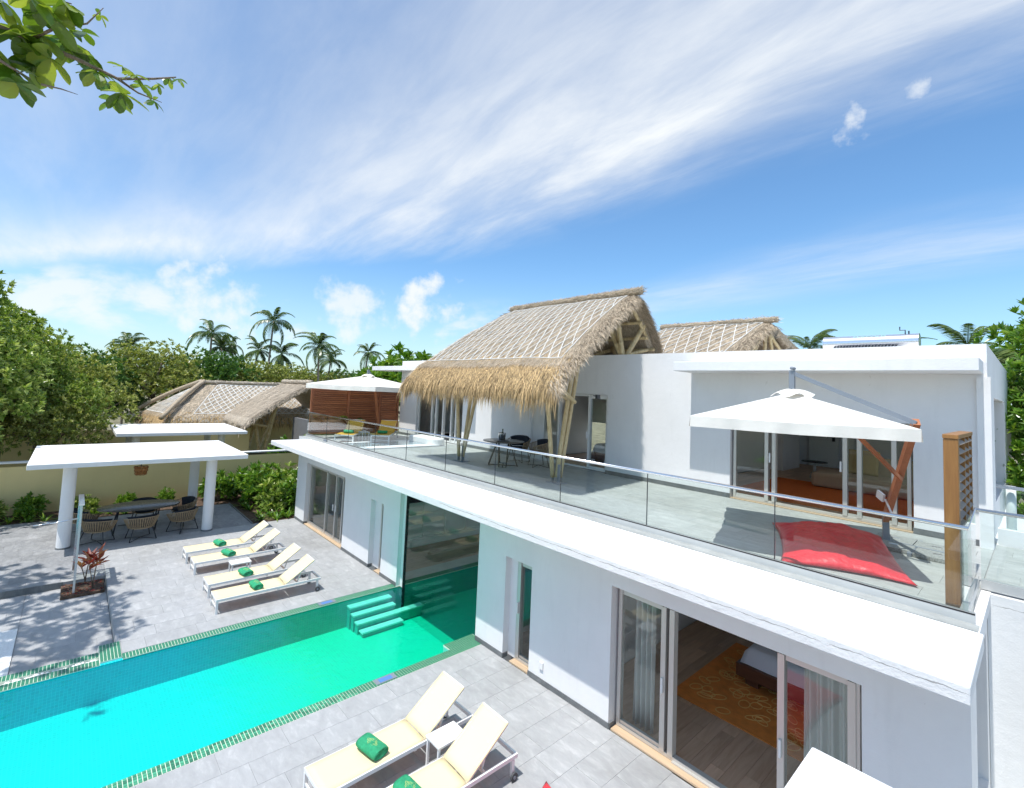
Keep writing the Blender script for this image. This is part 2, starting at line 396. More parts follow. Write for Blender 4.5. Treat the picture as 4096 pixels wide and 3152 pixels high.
def sling(name, c, open_=0.22):
    # open weave mesh: part of the light goes straight through, tinted
    m, N, L = newmat(name)
    out = N.new('ShaderNodeOutputMaterial'); p = N.new('ShaderNodeBsdfPrincipled'); p.inputs['Roughness'].default_value = 0.8
    p.inputs['Base Color'].default_value = (*c, 1)
    pos = N.new('ShaderNodeNewGeometry').outputs['Position']
    b = N.new('ShaderNodeBump'); b.inputs['Strength'].default_value = 0.1; b.inputs['Distance'].default_value = 0.01; L.new(noise_n(N, L, pos, 200, 2), b.inputs['Height']); L.new(b.outputs[0], p.inputs['Normal'])
    t = N.new('ShaderNodeBsdfTransparent'); t.inputs[0].default_value = (1.0, 0.46, 0.17, 1)
    mx = N.new('ShaderNodeMixShader'); mx.inputs[0].default_value = open_; L.new(p.outputs[0], mx.inputs[1]); L.new(t.outputs[0], mx.inputs[2])
    L.new(mx.outputs[0], out.inputs[0]); return m
def wood(name, c1, c2, axis=0, rnd=0.12, rough=0.5, scale=9):
    m, N, L = newmat(name)
    out = N.new('ShaderNodeOutputMaterial'); p = N.new('ShaderNodeBsdfPrincipled'); p.inputs['Roughness'].default_value = rough
    pos = N.new('ShaderNodeNewGeometry').outputs['Position']; oi = N.new('ShaderNodeObjectInfo').outputs['Random']
    cb = N.new('ShaderNodeCombineXYZ'); L.new(mathn(N, L, 'MULTIPLY', oi, 23.0), cb.inputs[(axis+1) % 3])
    va = N.new('ShaderNodeVectorMath'); va.operation = 'ADD'; L.new(pos, va.inputs[0]); L.new(cb.outputs[0], va.inputs[1])
    st = [6.0,6.0,6.0]; st[axis] = 0.5
    f = noise_n(N, L, va.outputs[0], scale/4, 6, 0.65, tuple(st), None, 0.8)
    cc = ramp(N, L, f, [(0.3, c1), (0.7, c2)])
    mr = N.new('ShaderNodeMapRange'); L.new(oi, mr.inputs[0]); mr.inputs[3].default_value = 1-rnd; mr.inputs[4].default_value = 1+rnd
    c3 = N.new('ShaderNodeCombineColor')
    for i in range(3): L.new(mr.outputs[0], c3.inputs[i])
    cc = mixc(N, L, 1.0, cc, c3.outputs[0], 'MULTIPLY'); L.new(cc, p.inputs['Base Color'])
    L.new(p.outputs[0], out.inputs[0]); return m

m_white = plaster('white plaster')
m_fascia = plaster('cracked white plaster', (0.76,0.76,0.76), bump=0.7, crack=(2.69, 0.09, -7.5))
m_wing = plaster('white plaster of the wing', (0.72,0.73,0.73), bump=0.45, crack=(2.62, 0.10, -0.45))
m_yellow = plaster('yellow plaster', (0.78,0.64,0.32), 0.15)
m_deck = slate('grey slate deck', (0.31,0.313,0.32), (0.385,0.39,0.395), (0.53,0.53,0.53), 0.05)
m_terr = slate('green grey slate terrace', (0.31,0.325,0.32), (0.41,0.43,0.42), (0.54,0.545,0.52), 0.05)
m_grout = M('grout', (0.37,0.37,0.37), 0.9, 0.1)
m_base = slate('slate skirting', (0.10,0.11,0.115), (0.17,0.18,0.185), (0.28,0.28,0.28))
m_alu = M('champagne aluminium', (0.60,0.58,0.54), 0.38, metal=0.35)
m_steel = M('brushed steel', (0.72,0.73,0.75), 0.16, metal=1.0)
m_chan = M('satin steel channel', (0.62,0.63,0.62), 0.42, 0.05, 3, metal=0.6)
m_black = M('black gasket', (0.02,0.02,0.022), 0.5)
m_glassp = glass('pool room glass', (0.93,0.965,0.955), 0.014)
m_glass = glass('door glass', (0.93,0.955,0.945), 0.035)
m_rail = glass('railing glass', (0.915,0.955,0.945), 0.030)
m_water = glass('pool water', (0.50,0.985,0.965), 0.09, 0.015, (0.35,0.74,1.0), 0.28)
m_spa = glass('spa water', (0.62,0.72,0.75), 0.16, 0.02, (0.9,0.95,1.0), 0.06)
m_pfloor = mosaic('pool floor mosaic', (0,1), (0.0,0.58,0.54), (0.0,0.66,0.61), (0.03,0.78,0.72), sky_blend=(-4.6,-2.6,(1.0,1.0,0.62)))  # blue end of the floor colour stands in for sky mirrored in the water
m_pwallx = mosaic('pool wall mosaic', (1,2), (0.0,0.44,0.52), (0.0,0.52,0.60), (0.04,0.64,0.70), sky_blend=(-4.6,-2.6,(1.0,0.82,0.50)))  # sky reflection put into the wall colour too, greener toward the house
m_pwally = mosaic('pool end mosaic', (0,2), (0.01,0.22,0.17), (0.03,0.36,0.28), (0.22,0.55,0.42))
m_pstep = mosaic('pool step mosaic', (0,1), (0.34,0.72,0.54), (0.46,0.80,0.62), (0.85,0.95,0.85))
m_tile = M('green glazed tile', (0.06,0.27,0.16), 0.3, rnd=0.40, spec=0.4)
m_tgrout = M('pale green grout', (0.72,0.78,0.66), 0.85)
m_pebble = M('white pebbles', (0.82,0.82,0.80), 0.8, 0.12, 30, bump=0.6, bs=40)
m_sand = M('white coral sand', (0.66,0.64,0.58), 0.95, 0.08, 6, bump=0.4, bs=60)
m_ground = M('leaf littered island ground', (0.16,0.145,0.075), 0.95, 0.4, 1.2, c2=(0.27,0.25,0.16), bump=0.5, bs=20)
m_soil = M('dark garden soil', (0.10,0.065,0.045), 0.95, 0.5, 14, bump=0.6, bs=30)
m_oak = wood('light oak sill', (0.50,0.36,0.23), (0.62,0.47,0.32), 0, 0.06)
m_plank = wood('brown floor plank', (0.48,0.30,0.19), (0.66,0.45,0.31), 1, 0.14)
m_teak = wood('red brown teak', (0.24,0.075,0.03), (0.44,0.165,0.07), 1, 0.22, 0.45)
m_teakz = wood('red brown teak post', (0.22,0.07,0.03), (0.38,0.135,0.06), 2, 0.1, 0.45)
m_honey = wood('honey coloured timber', (0.22,0.095,0.025), (0.36,0.175,0.05), 2, 0.1, 0.45)
m_honeyd = M('weathered timber slat', (0.30,0.25,0.21), 0.6, 0.15, 8)
m_orange = wood('orange brown timber', (0.34,0.115,0.045), (0.48,0.18,0.075), 2, 0.05, 0.5)
m_dwood = wood('dark bed timber', (0.10,0.035,0.018), (0.19,0.075,0.04), 0, 0.1, 0.4)
m_fabric = M('off white umbrella fabric', (0.82,0.80,0.74), 0.9, 0.04, 3, bump=0.15, bs=25, trans=0.18)
m_lime = M('lime umbrella fabric', (0.36,0.72,0.03), 0.9, trans=0.15)
m_cream = sling('yellow sling fabric', (0.88,0.82,0.52))
m_gold = sling('golden sling fabric', (0.82,0.53,0.09))
m_frame = M('white powder coat', (0.78,0.78,0.77), 0.35)
m_towel = M('emerald terry towel', (0.035,0.36,0.17), 0.95, 0.18, 20, bump=0.8, bs=160)
m_emb = M('gold embroidery', (0.45,0.55,0.18), 0.7)
m_red = M('scarlet beanbag cloth', (0.70,0.022,0.038), 0.42, 0.12, 3, bump=0.9, bs=7, stretch=(1,2.2,1), rot=(0,0,0.5))
m_rubber = M('grey rubber', (0.07,0.075,0.08), 0.7)
m_gmetal = M('charcoal steel', (0.05,0.055,0.06), 0.45, metal=0.3)
m_grey = M('grey painted steel', (0.21,0.24,0.28), 0.4)
m_rope = M('tan woven rope', (0.36,0.27,0.17), 0.85, island=0.15)
m_navy = M('navy cushion', (0.018,0.024,0.036), 0.9)
m_tabtop = M('dark ceramic table top', (0.10,0.095,0.085), 0.25, 0.2, 5)
m_granite = M('granite ballast slab', (0.30,0.31,0.30), 0.7, 0.45, 60)
m_bamboo = M('bamboo culm', (0.55,0.40,0.19), 0.45, 0.22, 5, c2=(0.72,0.58,0.34), stretch=(8,8,1.0))
m_bnode = M('bamboo node', (0.38,0.26,0.12), 0.6)
m_thatch = M('thatch', (0.40,0.31,0.21), 0.95, 0.3, 9, c2=(0.64,0.54,0.41), bump=1.0, bs=40, stretch=(7,1.3,1.3), detail=8)
m_thatchg = M('grey thatch', (0.40,0.34,0.27), 0.95, 0.3, 9, c2=(0.64,0.57,0.47), bump=1.0, bs=40, stretch=(2,2,2), detail=8)
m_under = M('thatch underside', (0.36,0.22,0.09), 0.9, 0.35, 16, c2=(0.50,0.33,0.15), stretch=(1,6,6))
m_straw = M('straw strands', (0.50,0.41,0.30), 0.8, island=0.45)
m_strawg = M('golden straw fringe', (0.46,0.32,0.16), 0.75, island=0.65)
m_strawd = M('weathered straw', (0.54,0.46,0.36), 0.85, island=0.35)
m_strap = M('white nylon strap', (0.72,0.72,0.69), 0.7)
m_inwall = M('warm grey interior wall', (0.80,0.77,0.73), 0.85, 0.03, 2)
m_inwhite = M('white wainscot paint', (0.84,0.85,0.80), 0.6)
m_dark = M('dark interior', (0.03,0.03,0.033), 0.6)
m_tv = M('tv screen', (0.008,0.008,0.010), 0.15)
m_rug = M('amber rug', (0.78,0.26,0.05), 0.95, 0.12, 8, bump=0.3, bs=120)
m_rugline = M('pale rug motif', (0.86,0.50,0.16), 0.95)
m_rugo = M('burnt orange shag rug', (0.90,0.17,0.02), 0.95, 0.30, 26, bump=1.0, bs=50)
m_linen = M('white bed linen', (0.78,0.77,0.82), 0.9, bump=0.25, bs=10)
m_throw = M('taupe throw', (0.33,0.29,0.22), 0.95)
m_leafprint = M('teal leaf print', (0.03,0.13,0.13), 0.95)
m_sofa = M('beige woven sofa fabric', (0.52,0.38,0.24), 0.95, 0.1, 60, bump=0.3, bs=200)
m_pillow = M('ochre cushion', (0.46,0.31,0.12), 0.95, 0.08, 30, bump=0.2, bs=120)
m_curtain = M('sheer white curtain', (0.80,0.80,0.77), 0.9, trans=0.35)
m_wicker = M('brown wicker', (0.34,0.15,0.05), 0.6, island=0.3)
m_trunk = M('grey bark', (0.22,0.17,0.13), 0.9, 0.35, 8, bump=0.8, bs=20, stretch=(3,3,0.8))
m_palmtr = M('palm bark', (0.30,0.25,0.20), 0.9, 0.3, 6, bump=0.8, bs=12, stretch=(0.5,0.5,6))
m_leafa = leafmat('broad leaf', (0.06,0.13,0.022), (0.22,0.32,0.06), (0.62,0.66,0.24))
m_leafn = leafmat('glossy almond leaf', (0.035,0.09,0.014), (0.12,0.20,0.03), (0.36,0.42,0.07), 0.42)
m_leafb = leafmat('olive leaf', (0.07,0.115,0.025), (0.25,0.30,0.07), (0.62,0.60,0.25))
m_leafc = leafmat('fresh green leaf', (0.04,0.12,0.015), (0.12,0.25,0.03), (0.30,0.42,0.06))
m_leafd = leafmat('deep green leaf', (0.025,0.075,0.02), (0.07,0.16,0.035), (0.18,0.30,0.08))
m_palm = leafmat('palm leaf', (0.035,0.075,0.022), (0.085,0.15,0.04), (0.22,0.27,0.09))
m_palmy = leafmat('dry palm leaf', (0.30,0.18,0.03), (0.45,0.28,0.05), (0.55,0.36,0.08))
m_redleaf = leafmat('crimson leaf', (0.14,0.015,0.02), (0.34,0.05,0.05), (0.50,0.28,0.14), 0.4)
m_heater = M('polished steel tank', (0.80,0.80,0.82), 0.22, metal=0.9)
m_tubeg = M('dark vacuum tube', (0.03,0.04,0.06), 0.1, metal=0.4)
m_textg = M('faded green print', (0.25,0.50,0.46), 0.6)
m_marble = M('pale marble', (0.55,0.55,0.52), 0.3, 0.1, 3)
m_foliwall = m_leafd
DH = 4.66
# ================================================================ ground, decks and pool
T = 2.76          # terrace floor
def project(p):
    q = V(p) - CAM; d = q.dot(fw)
    if d < 0.1: return None
    return (0.5 - 142/4096 + q.dot(rt2)/d*1897.67/4096, 0.5 - 137.5/3152 - q.dot(up2)/d*1897.67/3152)
def in_view(p, mgn=0.04):
    r = project(p)
    return r is not None and -mgn < r[0] < 1+mgn and -mgn < r[1] < 1+mgn
BOXC = {}
def lay(parent, pieces, mat, th, limit=300, name='tile'):
    # pieces: (x0,x1,y0,y1,ztop); the ones that show largest become objects of their own
    off = OFF.get(parent.name, (0,0,0))
    def key(p):
        c = ((p[0]+p[1])/2, (p[2]+p[3])/2, p[4]); d = (V(c)-CAM).length
        return d if in_view(c) else d+1000
    pieces = sorted(pieces, key=key)
    rest = MB()
    for i, (x0,x1,y0,y1,z) in enumerate(pieces):
        if i < limit:
            k = (round(x1-x0,3), round(y1-y0,3), th, mat.name)
            if k not in BOXC:
                w, l = (x1-x0)/2, (y1-y0)/2
                me = MB().box(-w,w,-l,l,-th,0).mesh(name); me.materials.append(mat); BOXC[k] = me
            o = bpy.data.objects.new(name, BOXC[k]); col.objects.link(o); o.parent = parent
            o.location = ((x0+x1)/2-off[0], (y0+y1)/2-off[1], z-off[2])
        else: rest.box(x0,x1,y0,y1,z-th,z)
    if rest.v:
        o = rest.build(name+'_field', mat, parent); o['kind'] = 'stuff'
def grid_pieces(x0,x1,y0,y1,z,tx,ty,gap=0.0028,stag='y',shift=0.5,holes=()):
    out = []
    if stag == 'y':      # rows along y, offset every other column
        n = max(1, round((x1-x0)/tx)); tx = (x1-x0)/n
        for i in range(n):
            a, b = x0+i*tx, x0+(i+1)*tx
            y = y0 - (ty*shift if i % 2 else 0) - ty*0.13*(i % 3)
            while y < y1-1e-6:
                c, d = max(y,y0), min(y+ty,y1)
                if d-c > 0.03: out.append((a,b,c,d))
                y += ty
    else:
        n = max(1, round((y1-y0)/ty)); ty = (y1-y0)/n
        for i in range(n):
            a, b = y0+i*ty, y0+(i+1)*ty
            x = x0 - (tx*shift if i % 2 else 0) - tx*0.13*(i % 3)
            while x < x1-1e-6:
                c, d = max(x,x0), min(x+tx,x1)
                if d-c > 0.03: out.append((c,d,a,b))
                x += tx
    g = gap/2; res = []
    for h in holes:
        cut = []
        for a,b,c,d in out:
            if not (a < h[1] and b > h[0] and c < h[3] and d > h[2]): cut.append((a,b,c,d)); continue
            if c < h[2]: cut.append((a,b,c,h[2]))
            if d > h[3]: cut.append((a,b,h[3],d))
            c2, d2 = max(c,h[2]), min(d,h[3])
            if a < h[0]: cut.append((a,h[0],c2,d2))
            if b > h[1]: cut.append((h[1],b,c2,d2))
        out = [q for q in cut if q[1]-q[0] > 0.02 and q[3]-q[2] > 0.02]
    for a,b,c,d in out: res.append((a+g,b-g,c+g,d-g,z))
    return res

# terrain: one sheet to the horizon with the plot left open
g = MB()
X0,X1,Y0,Y1 = -22.0, 8.0, -14.0, 15.0
xs = [-900, X0, X1, 900]; ys = [-900, Y0, Y1, 900]
for i in range(3):
    for j in range(3):
        if i == 1 and j == 1: continue
        b = len(g.v); g.add([(xs[i],ys[j],-0.2),(xs[i+1],ys[j],-0.2),(xs[i+1],ys[j+1],-0.2),(xs[i],ys[j+1],-0.2)], [(0,1,2,3)])
struct('ground', g, m_ground)
g = MB()   # bed of the plot round the pool pit
for (a,b,c,d) in [(-22,-10.8,-14,15),(-7.0,8,-14,15),(-10.8,-7.0,-14,-9.5),(-10.8,-7.0,3.6,15)]:
    g.box(a,b,c,d,-0.9,-0.2)
struct('plot_soil', g, m_sand)

# slate decks: grout bed with slate slabs as children
deck = struct('pool_deck', MB().box(-7.055,6,-9.5,-0.001,-0.2,-0.012), m_grout)
lay(deck, grid_pieces(-7.05,3.2,-8.0,-0.004,0.0,0.42,0.84), m_deck, 0.012, 170, 'slab')
fd = MB().box(-17.36,-10.465,-5.465,-0.001,-0.2,-0.012)
far_deck = struct('lounger_deck', fd, m_grout)
lay(far_deck, grid_pieces(-17.355,-10.47,-5.462,-0.004,0.0,0.42,0.84, holes=((-10.95,-10.3,-5.75,-5.40),)), m_deck, 0.012, 200, 'slab')
m_deck2 = slate('grey slate patio', (0.20,0.205,0.215), (0.31,0.315,0.325), (0.45,0.45,0.46))
pav_deck = struct('pavilion_deck', MB().box(-20.9,-14.74,-9.2,-5.468,-0.2,-0.012).box(-20.6,-17.363,-5.465,-1.40,-0.2,-0.012), m_grout)
lay(pav_deck, grid_pieces(-20.9,-14.745,-9.2,-5.47,0.0,0.42,0.84, holes=((-15.05,-14.0,-6.3,-5.5),)) + grid_pieces(-20.6,-17.366,-5.46,-1.44,0.0,0.42,0.84), m_deck2, 0.012, 190, 'slab')
low = struct('sunken_deck', MB().box(-14.738,-10.80,-9.4,-5.47,-0.45,-0.162), m_grout)
lay(low, grid_pieces(-14.735,-10.80,-6.86,-5.475,-0.15,0.42,0.84, holes=((-10.96,-10.3,-5.72,-5.40),)) + grid_pieces(-14.735,-12.9,-9.4,-6.87,-0.15,0.42,0.84), m_deck, 0.012, 90, 'slab')
peb = MB().box(-12.88,-10.82,-9.4,-6.875,-0.162,-0.135)
struct('white_gravel_bed', peb, m_pebble)
struct('step_edge', MB().box(-14.739,-14.72,-9.2,-6.25,-0.15,-0.004), m_base)

# pool basin
pz0 = -0.62
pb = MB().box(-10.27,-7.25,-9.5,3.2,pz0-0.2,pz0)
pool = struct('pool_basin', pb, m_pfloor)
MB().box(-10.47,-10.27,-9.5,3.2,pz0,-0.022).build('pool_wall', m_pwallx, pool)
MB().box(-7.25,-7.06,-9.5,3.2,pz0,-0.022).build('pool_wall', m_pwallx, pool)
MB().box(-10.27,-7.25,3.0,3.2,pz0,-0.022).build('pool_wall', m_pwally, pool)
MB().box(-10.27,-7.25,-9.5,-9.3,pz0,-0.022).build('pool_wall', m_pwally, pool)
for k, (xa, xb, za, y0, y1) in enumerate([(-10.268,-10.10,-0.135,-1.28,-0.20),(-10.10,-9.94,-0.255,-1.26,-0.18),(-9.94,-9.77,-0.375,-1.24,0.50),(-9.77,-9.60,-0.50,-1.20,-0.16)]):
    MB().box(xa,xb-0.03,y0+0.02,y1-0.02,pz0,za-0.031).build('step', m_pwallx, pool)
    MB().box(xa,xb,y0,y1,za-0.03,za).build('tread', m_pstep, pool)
for k in range(3):
    MB().box(-7.252-0.10*(k+1),-7.252-0.10*k,-2.3+0.12*k,-1.6,pz0,-0.16-0.13*k).build('step', m_pstep, pool)
w = MB()
nx, ny = 60, 250
w.box(-10.268,-7.252,-9.3,3.0,-0.10,-0.034)
water = MB().add([(-10.27,-9.3,-0.034),(-7.25,-9.3,-0.034),(-7.25,3.0,-0.034),(-10.27,3.0,-0.034)], [(0,1,2,3)])
struct('pool_water', water, m_water)

# glazed coping
cop = MB().box(-7.25,-7.058,-9.5,-0.002,-0.03,-0.006).box(-10.465,-10.27,-5.40,3.2,-0.03,-0.006).box(-10.95,-10.33,-5.71,-5.41,-0.16,0.006).box(-7.46,-7.25,-0.62,0.10,-0.20,-0.006)
cop.box(-10.465,-10.27,-9.5,-5.712,-0.021,-0.012).box(-10.80,-10.62,-9.5,-5.712,-0.16,-0.036)
coping = struct('pool_coping', cop, m_tgrout)
q = []
ts = 0.0485
def mos(x0,x1,y0,y1,z):
    n = round((x1-x0)/ts); k = round((y1-y0)/ts); r = []
    for i in range(n):
        for j in range(k):
            a = x0+(x1-x0)*i/n; b = x0+(x1-x0)*(i+1)/n; c = y0+(y1-y0)*j/k; d = y0+(y1-y0)*(j+1)/k
            r.append((a+.0042,b-.0042,c+.0042,d-.0042,z))
    return r
q += mos(-7.25,-7.058,-7.2,-0.005,0.0)
q += mos(-7.46,-7.252,-0.62,0.09,0.0)
q += mos(-10.465,-10.27,-5.405,-0.005,0.0) + mos(-10.465,-10.27,0.2,3.0,0.0)
q += mos(-10.95,-10.33,-5.71,-5.41,0.012)
q += mos(-10.465,-10.27,-9.0,-5.715,-0.006) + mos(-10.80,-10.62,-9.0,-5.715,-0.03)
lay(coping, q, m_tile, 0.006, 300, 'tile')
pg = MB()
for k in range(420):
    y = R.uniform(-8.6,-5.73); x = R.uniform(-10.61,-10.475); r = R.uniform(0.018,0.04)
    pg.lathe([(0.001,-r*0.6),(r*0.8,-r*0.35),(r,0),(r*0.75,r*0.4),(0.001,r*0.6)], (x,y,-0.10+R.uniform(0,0.05)), 6, R.uniform(.8,1.3), R.uniform(.8,1.3))
o = pg.build('gutter_pebbles', m_pebble, coping, smooth=True); o['kind'] = 'stuff'
for (x,y,n) in ((-10.37,-1.72,0),(-7.155,-2.05,1)):
    o = MB().box(x-0.075,x+0.075,y-0.19,y+0.19,0.001,0.006).build('depth_marker', m_grey, coping)
    MB().box(x-0.05,x+0.05,y-0.12,y+0.12,0.006,0.008).build('marker_print', M('blue print%d' % n, (0.10,0.22,0.50), 0.5), o)

# ================================================================ the white villa
house = thing('villa', 'two storey white plastered villa with long terrace slab and sliding glass doors', 'house', (-9,3,0))
def part(name, mb, mat, parent=house, **k): return mb.build(name, mat, parent, **k)
H = 2.6
def walls(name, boxes, mat):
    for q in boxes: part(name, MB().box(*q), mat)
def wl(x0,x1,z0,z1,y0=0.0,y1=0.24): part('wall', MB().box(x0,x1,y0,y1,z0,z1), m_white)
for a,b in ((-17.35,-16.5),(-13.43,-11.77),(-11.09,-10.28),(-7.26,-6.48),(-5.82,-4.2),(-1.23,-0.45)): wl(a,b,-0.15,H)
wl(-16.5,-13.43,2.10,H); wl(-11.77,-11.09,1.81,H); wl(-6.48,-5.82,1.83,H); wl(-4.2,-1.23,2.06,H)
walls('wall', ((-17.35,-17.11,0.241,8.3,-0.15,H),(-0.69,-0.452,0.241,0.6,-0.15,H),(-0.69,-0.452,0.6,1.95,-0.15,0.7),(-0.69,-0.452,0.6,1.95,2.35,H),(-0.69,-0.452,1.95,2.2,-0.15,H)), m_white)  # opening in the end wall is added to let daylight into the bedroom

walls('terrace_slab', ((-19.0,-0.42,0.571,8.6,H,2.746),(-6.2,-0.42,8.6,14.4,H,2.746)), m_white)  # rear cut back so daylight reaches the pool room
part('terrace_slab', MB().box(-17.85,-0.39,-0.85,0.57,H,2.75), m_fascia, bevel=0.012)
part('stone_strip', MB().box(-18.9,-0.43,0.575,0.775,2.747,2.757), m_terr)
# the wing on the right, set back
part('wing_wall', MB().box(-0.448,7.0,2.2,2.45,-0.15,2.735).box(-0.448,7,2.45,9,2.60,2.735), m_wing)
walls('upper_wall', [(a,b,4.97,5.2,z0,z1) for a,b,z0,z1 in
     ((-18.75,-17.4,2.75,6.05),(-14.2,-10.65,2.75,6.05),(-7.76,-4.51,2.75,6.05),(-1.45,-0.54,2.75,6.05),(-17.4,-14.2,4.86,6.05),(-10.65,-7.76,4.93,6.05),(-4.51,-1.45,DH,6.05))], m_white)
walls('upper_wall', ((-0.74,-0.54,5.201,6.6,2.75,6.05),(-0.74,-0.54,6.6,10.6,2.75,3.3),(-0.74,-0.54,6.6,10.6,5.2,6.05),(-0.74,-0.54,10.6,14.2,2.75,6.05),(-18.75,-18.55,5.201,8.6,2.75,6.05),(-0.66,-0.50,4.90,4.969,2.751,5.50)), m_white)  # gap in the side wall is invented, to daylight the upper room
walls('upper_wall', ((-6.15,-0.54,14.201,14.4,2.75,6.05),(-18.75,-6.16,8.601,8.8,3.9,6.05)), m_white)
part('roof_slab', MB().box(-18.54,-0.75,5.21,8.59,5.62,5.80).box(-6.14,-0.75,8.59,14.19,5.62,5.80), m_white)
part('door_canopy', MB().box(-5.42,-0.58,4.07,4.968,5.55,5.757), m_white, bevel=0.01)
part('door_canopy', MB().box(-19.93,-13.4,4.07,4.968,5.58,5.765), m_white, bevel=0.01)
for a,b in ((-17.36,-16.49),(-13.44,-11.76),(-11.10,-10.29),(-7.25,-6.47),(-5.83,-4.19),(-1.24,-0.45)): part('skirting', MB().box(a,b,-0.014,-0.001,0.0,0.085), m_base)
for a,b in ((-16.51,-16.498),(-11.782,-11.768),(-6.482,-6.478),(-4.202,-4.19)): part('skirting', MB().box(a,b+0.012,-0.001,0.12,0.0,0.085), m_base)
for a,b in ((-18.76,-17.39),(-14.21,-10.64),(-7.77,-4.50),(-1.46,-0.53)): part('skirting', MB().box(a,b,4.954,4.969,T,T+0.10), m_base)
# skirting of the wing terrace, a wall lamp and a socket
part('wall_socket', MB().box(-5.56,-5.48,-0.03,-0.001,0.24,0.36), m_frame, bevel=0.008)

def door_unit(name, x0,x1,z0,z1,y,stiles,panes,fw_=0.055,dep=0.09,sill=None,handles=(),mat=None,label=None):
    mat = mat or m_alu
    fr = MB().box(x0,x0+fw_,y,y+dep,z0,z1).box(x1-fw_,x1,y,y+dep,z0,z1).box(x0+fw_,x1-fw_,y,y+dep,z1-fw_,z1).box(x0+fw_,x1-fw_,y,y+dep,z0,z0+0.05)
    d = part(name, fr, mat, bevel=0.004)
    for s in stiles:
        MB().box(s-0.035,s+0.035,y-0.012,y+dep+0.01,z0+0.051,z1-fw_-0.001).build('stile', mat, d)
    for (a,b) in panes:
        MB().box(a,b,y+0.03,y+0.042,z0+0.05,z1-fw_).build('pane', m_glass, d)
        MB().box(a,b,y+0.012,y+0.06,z0+0.051,z0+0.10).build('rail', mat, d)
        MB().box(a,b,y+0.012,y+0.06,z1-fw_-0.06,z1-fw_-0.001).build('rail', mat, d)
    for hx, hz in handles:
        MB().box(hx-0.014,hx+0.014,y-0.05,y-0.013,hz-0.10,hz+0.10).build('handle', m_frame, d, bevel=0.006)
    if sill: part('sill', MB().box(x0-0.0,x1,sill[0],sill[1],0.001,0.028), m_oak)
    if label: d['label'] = label
    return d
door_unit('sliding_door',-16.46,-13.47,0.03,2.09,0.13,(-15.02,-14.30,-13.80),((-16.40,-15.05),(-14.98,-14.33),(-14.27,-13.83),(-13.77,-13.52)),sill=(0.004,0.13),handles=((-14.40,1.0),(-14.20,1.0)))
door_unit('narrow_window',-11.44,-11.10,0.03,1.80,0.14,(),((-11.385,-11.155),),sill=(0.004,0.14))
part('window_reveal', MB().box(-11.77,-11.44,0.14,0.23,0.03,1.81), m_white)
bigp = part('pool_room_window', MB().box(-10.275,-10.15,0.10,0.16,-0.01,H-0.003), m_frame)
MB().box(-10.148,-10.125,0.095,0.165,-0.6,H-0.003).box(-7.285,-7.262,0.095,0.165,-0.6,H-0.003).box(-10.124,-7.286,0.095,0.165,H-0.03,H-0.003).build('gasket', m_black, bigp)
MB().box(-10.124,-7.286,0.12,0.135,-0.6,H-0.031).build('pane', m_glassp, bigp)
door_unit('hinged_glass_door',-6.30,-5.83,0.03,1.82,0.14,(-6.24,),((-6.20,-5.885),),sill=(0.004,0.14),handles=((-6.24,0.95),))
part('door_reveal', MB().box(-6.48,-6.30,0.14,0.23,0.03,1.83), m_white)
bd = door_unit('bedroom_sliding_door',-4.16,-1.27,0.03,2.05,0.14,(-3.44,-3.32,-2.0,-1.34),((-4.10,-3.48),(-1.96,-1.38)),sill=(0.004,0.14),handles=((-3.44,0.95),(-2.0,0.95)))
MB().box(-3.28,-2.04,0.10,0.20,0.03,0.045).build('floor_track', m_alu, bd)
door_unit('terrace_sliding_door',-17.36,-14.24,T+0.02,4.85,5.05,(-16.35,-16.05,-15.55,-15.0,-14.7),((-17.3,-16.39),(-16.31,-16.09),(-16.01,-15.59),(-14.96,-14.74),(-14.66,-14.3)),mat=m_frame,handles=((-16.05,3.75),(-15.0,3.75)))
door_unit('terrace_sliding_door',-10.2,-7.80,T+0.02,4.92,5.05,(-9.55,-8.42),((-10.14,-9.6),(-8.38,-7.86)),mat=m_frame,handles=((-8.47,3.75),))
part('door_reveal', MB().box(-10.65,-10.2,5.06,5.19,T+0.02,4.93), m_white)
door_unit('terrace_sliding_door',-4.47,-1.49,T+0.02,DH-0.01,5.05,(-3.80,-3.66,-2.44,-2.22,-1.72),((-4.41,-3.84),(-2.40,-2.26),(-2.18,-1.76),(-1.68,-1.55)),handles=((-3.73,3.75),(-2.50,3.75)))
part('sill', MB().box(-4.50,-1.46,4.96,5.05,T-0.004,T+0.018), m_oak)

# interiors
walls('partition', ((-13.0,-12.5,0.241,8.0,-0.1,2.598),), m_inwhite)
walls('partition', ((-12.49,-7.1,8.0,8.2,2.45,2.598),(-7.08,-6.9,0.241,8.2,0,2.598)), m_inwhite)  # rear left open below the lintel as an added daylight source
walls('partition', ((-5.2,-5.02,0.241,6.0,0,2.598),(-5.2,-0.70,6.0,6.2,0,0.75),(-5.2,-0.70,6.0,6.2,2.3,2.598),(-0.69,-0.5,2.46,6.2,0,2.598),(-6.89,-5.21,5.0,5.2,0,2.598)), m_inwall)  # bedroom rear opening added for fill daylight
walls('partition', ((-17.1,-13.01,4.6,4.8,0,2.598),), m_inwall)
wn = MB()
for k in range(9):
    y = 0.5+k*0.86
    if y < 7.9: wn.box(-12.5,-12.462,y,y+0.075,0.20,2.5)
for z in (0.18,0.92,1.66): wn.box(-12.5,-12.466,0.25,7.9,z,z+0.075)
part('wainscot', wn, m_inwhite)
part('base_board', MB().box(-12.5,-12.45,0.25,7.9,0.0,0.178), m_inwhite)
fl = part('room_floor', MB().box(-17.1,-10.92,0.24,8.2,-0.15,-0.012).box(-7.05,-0.70,0.24,8.2,-0.15,-0.012), m_grout)
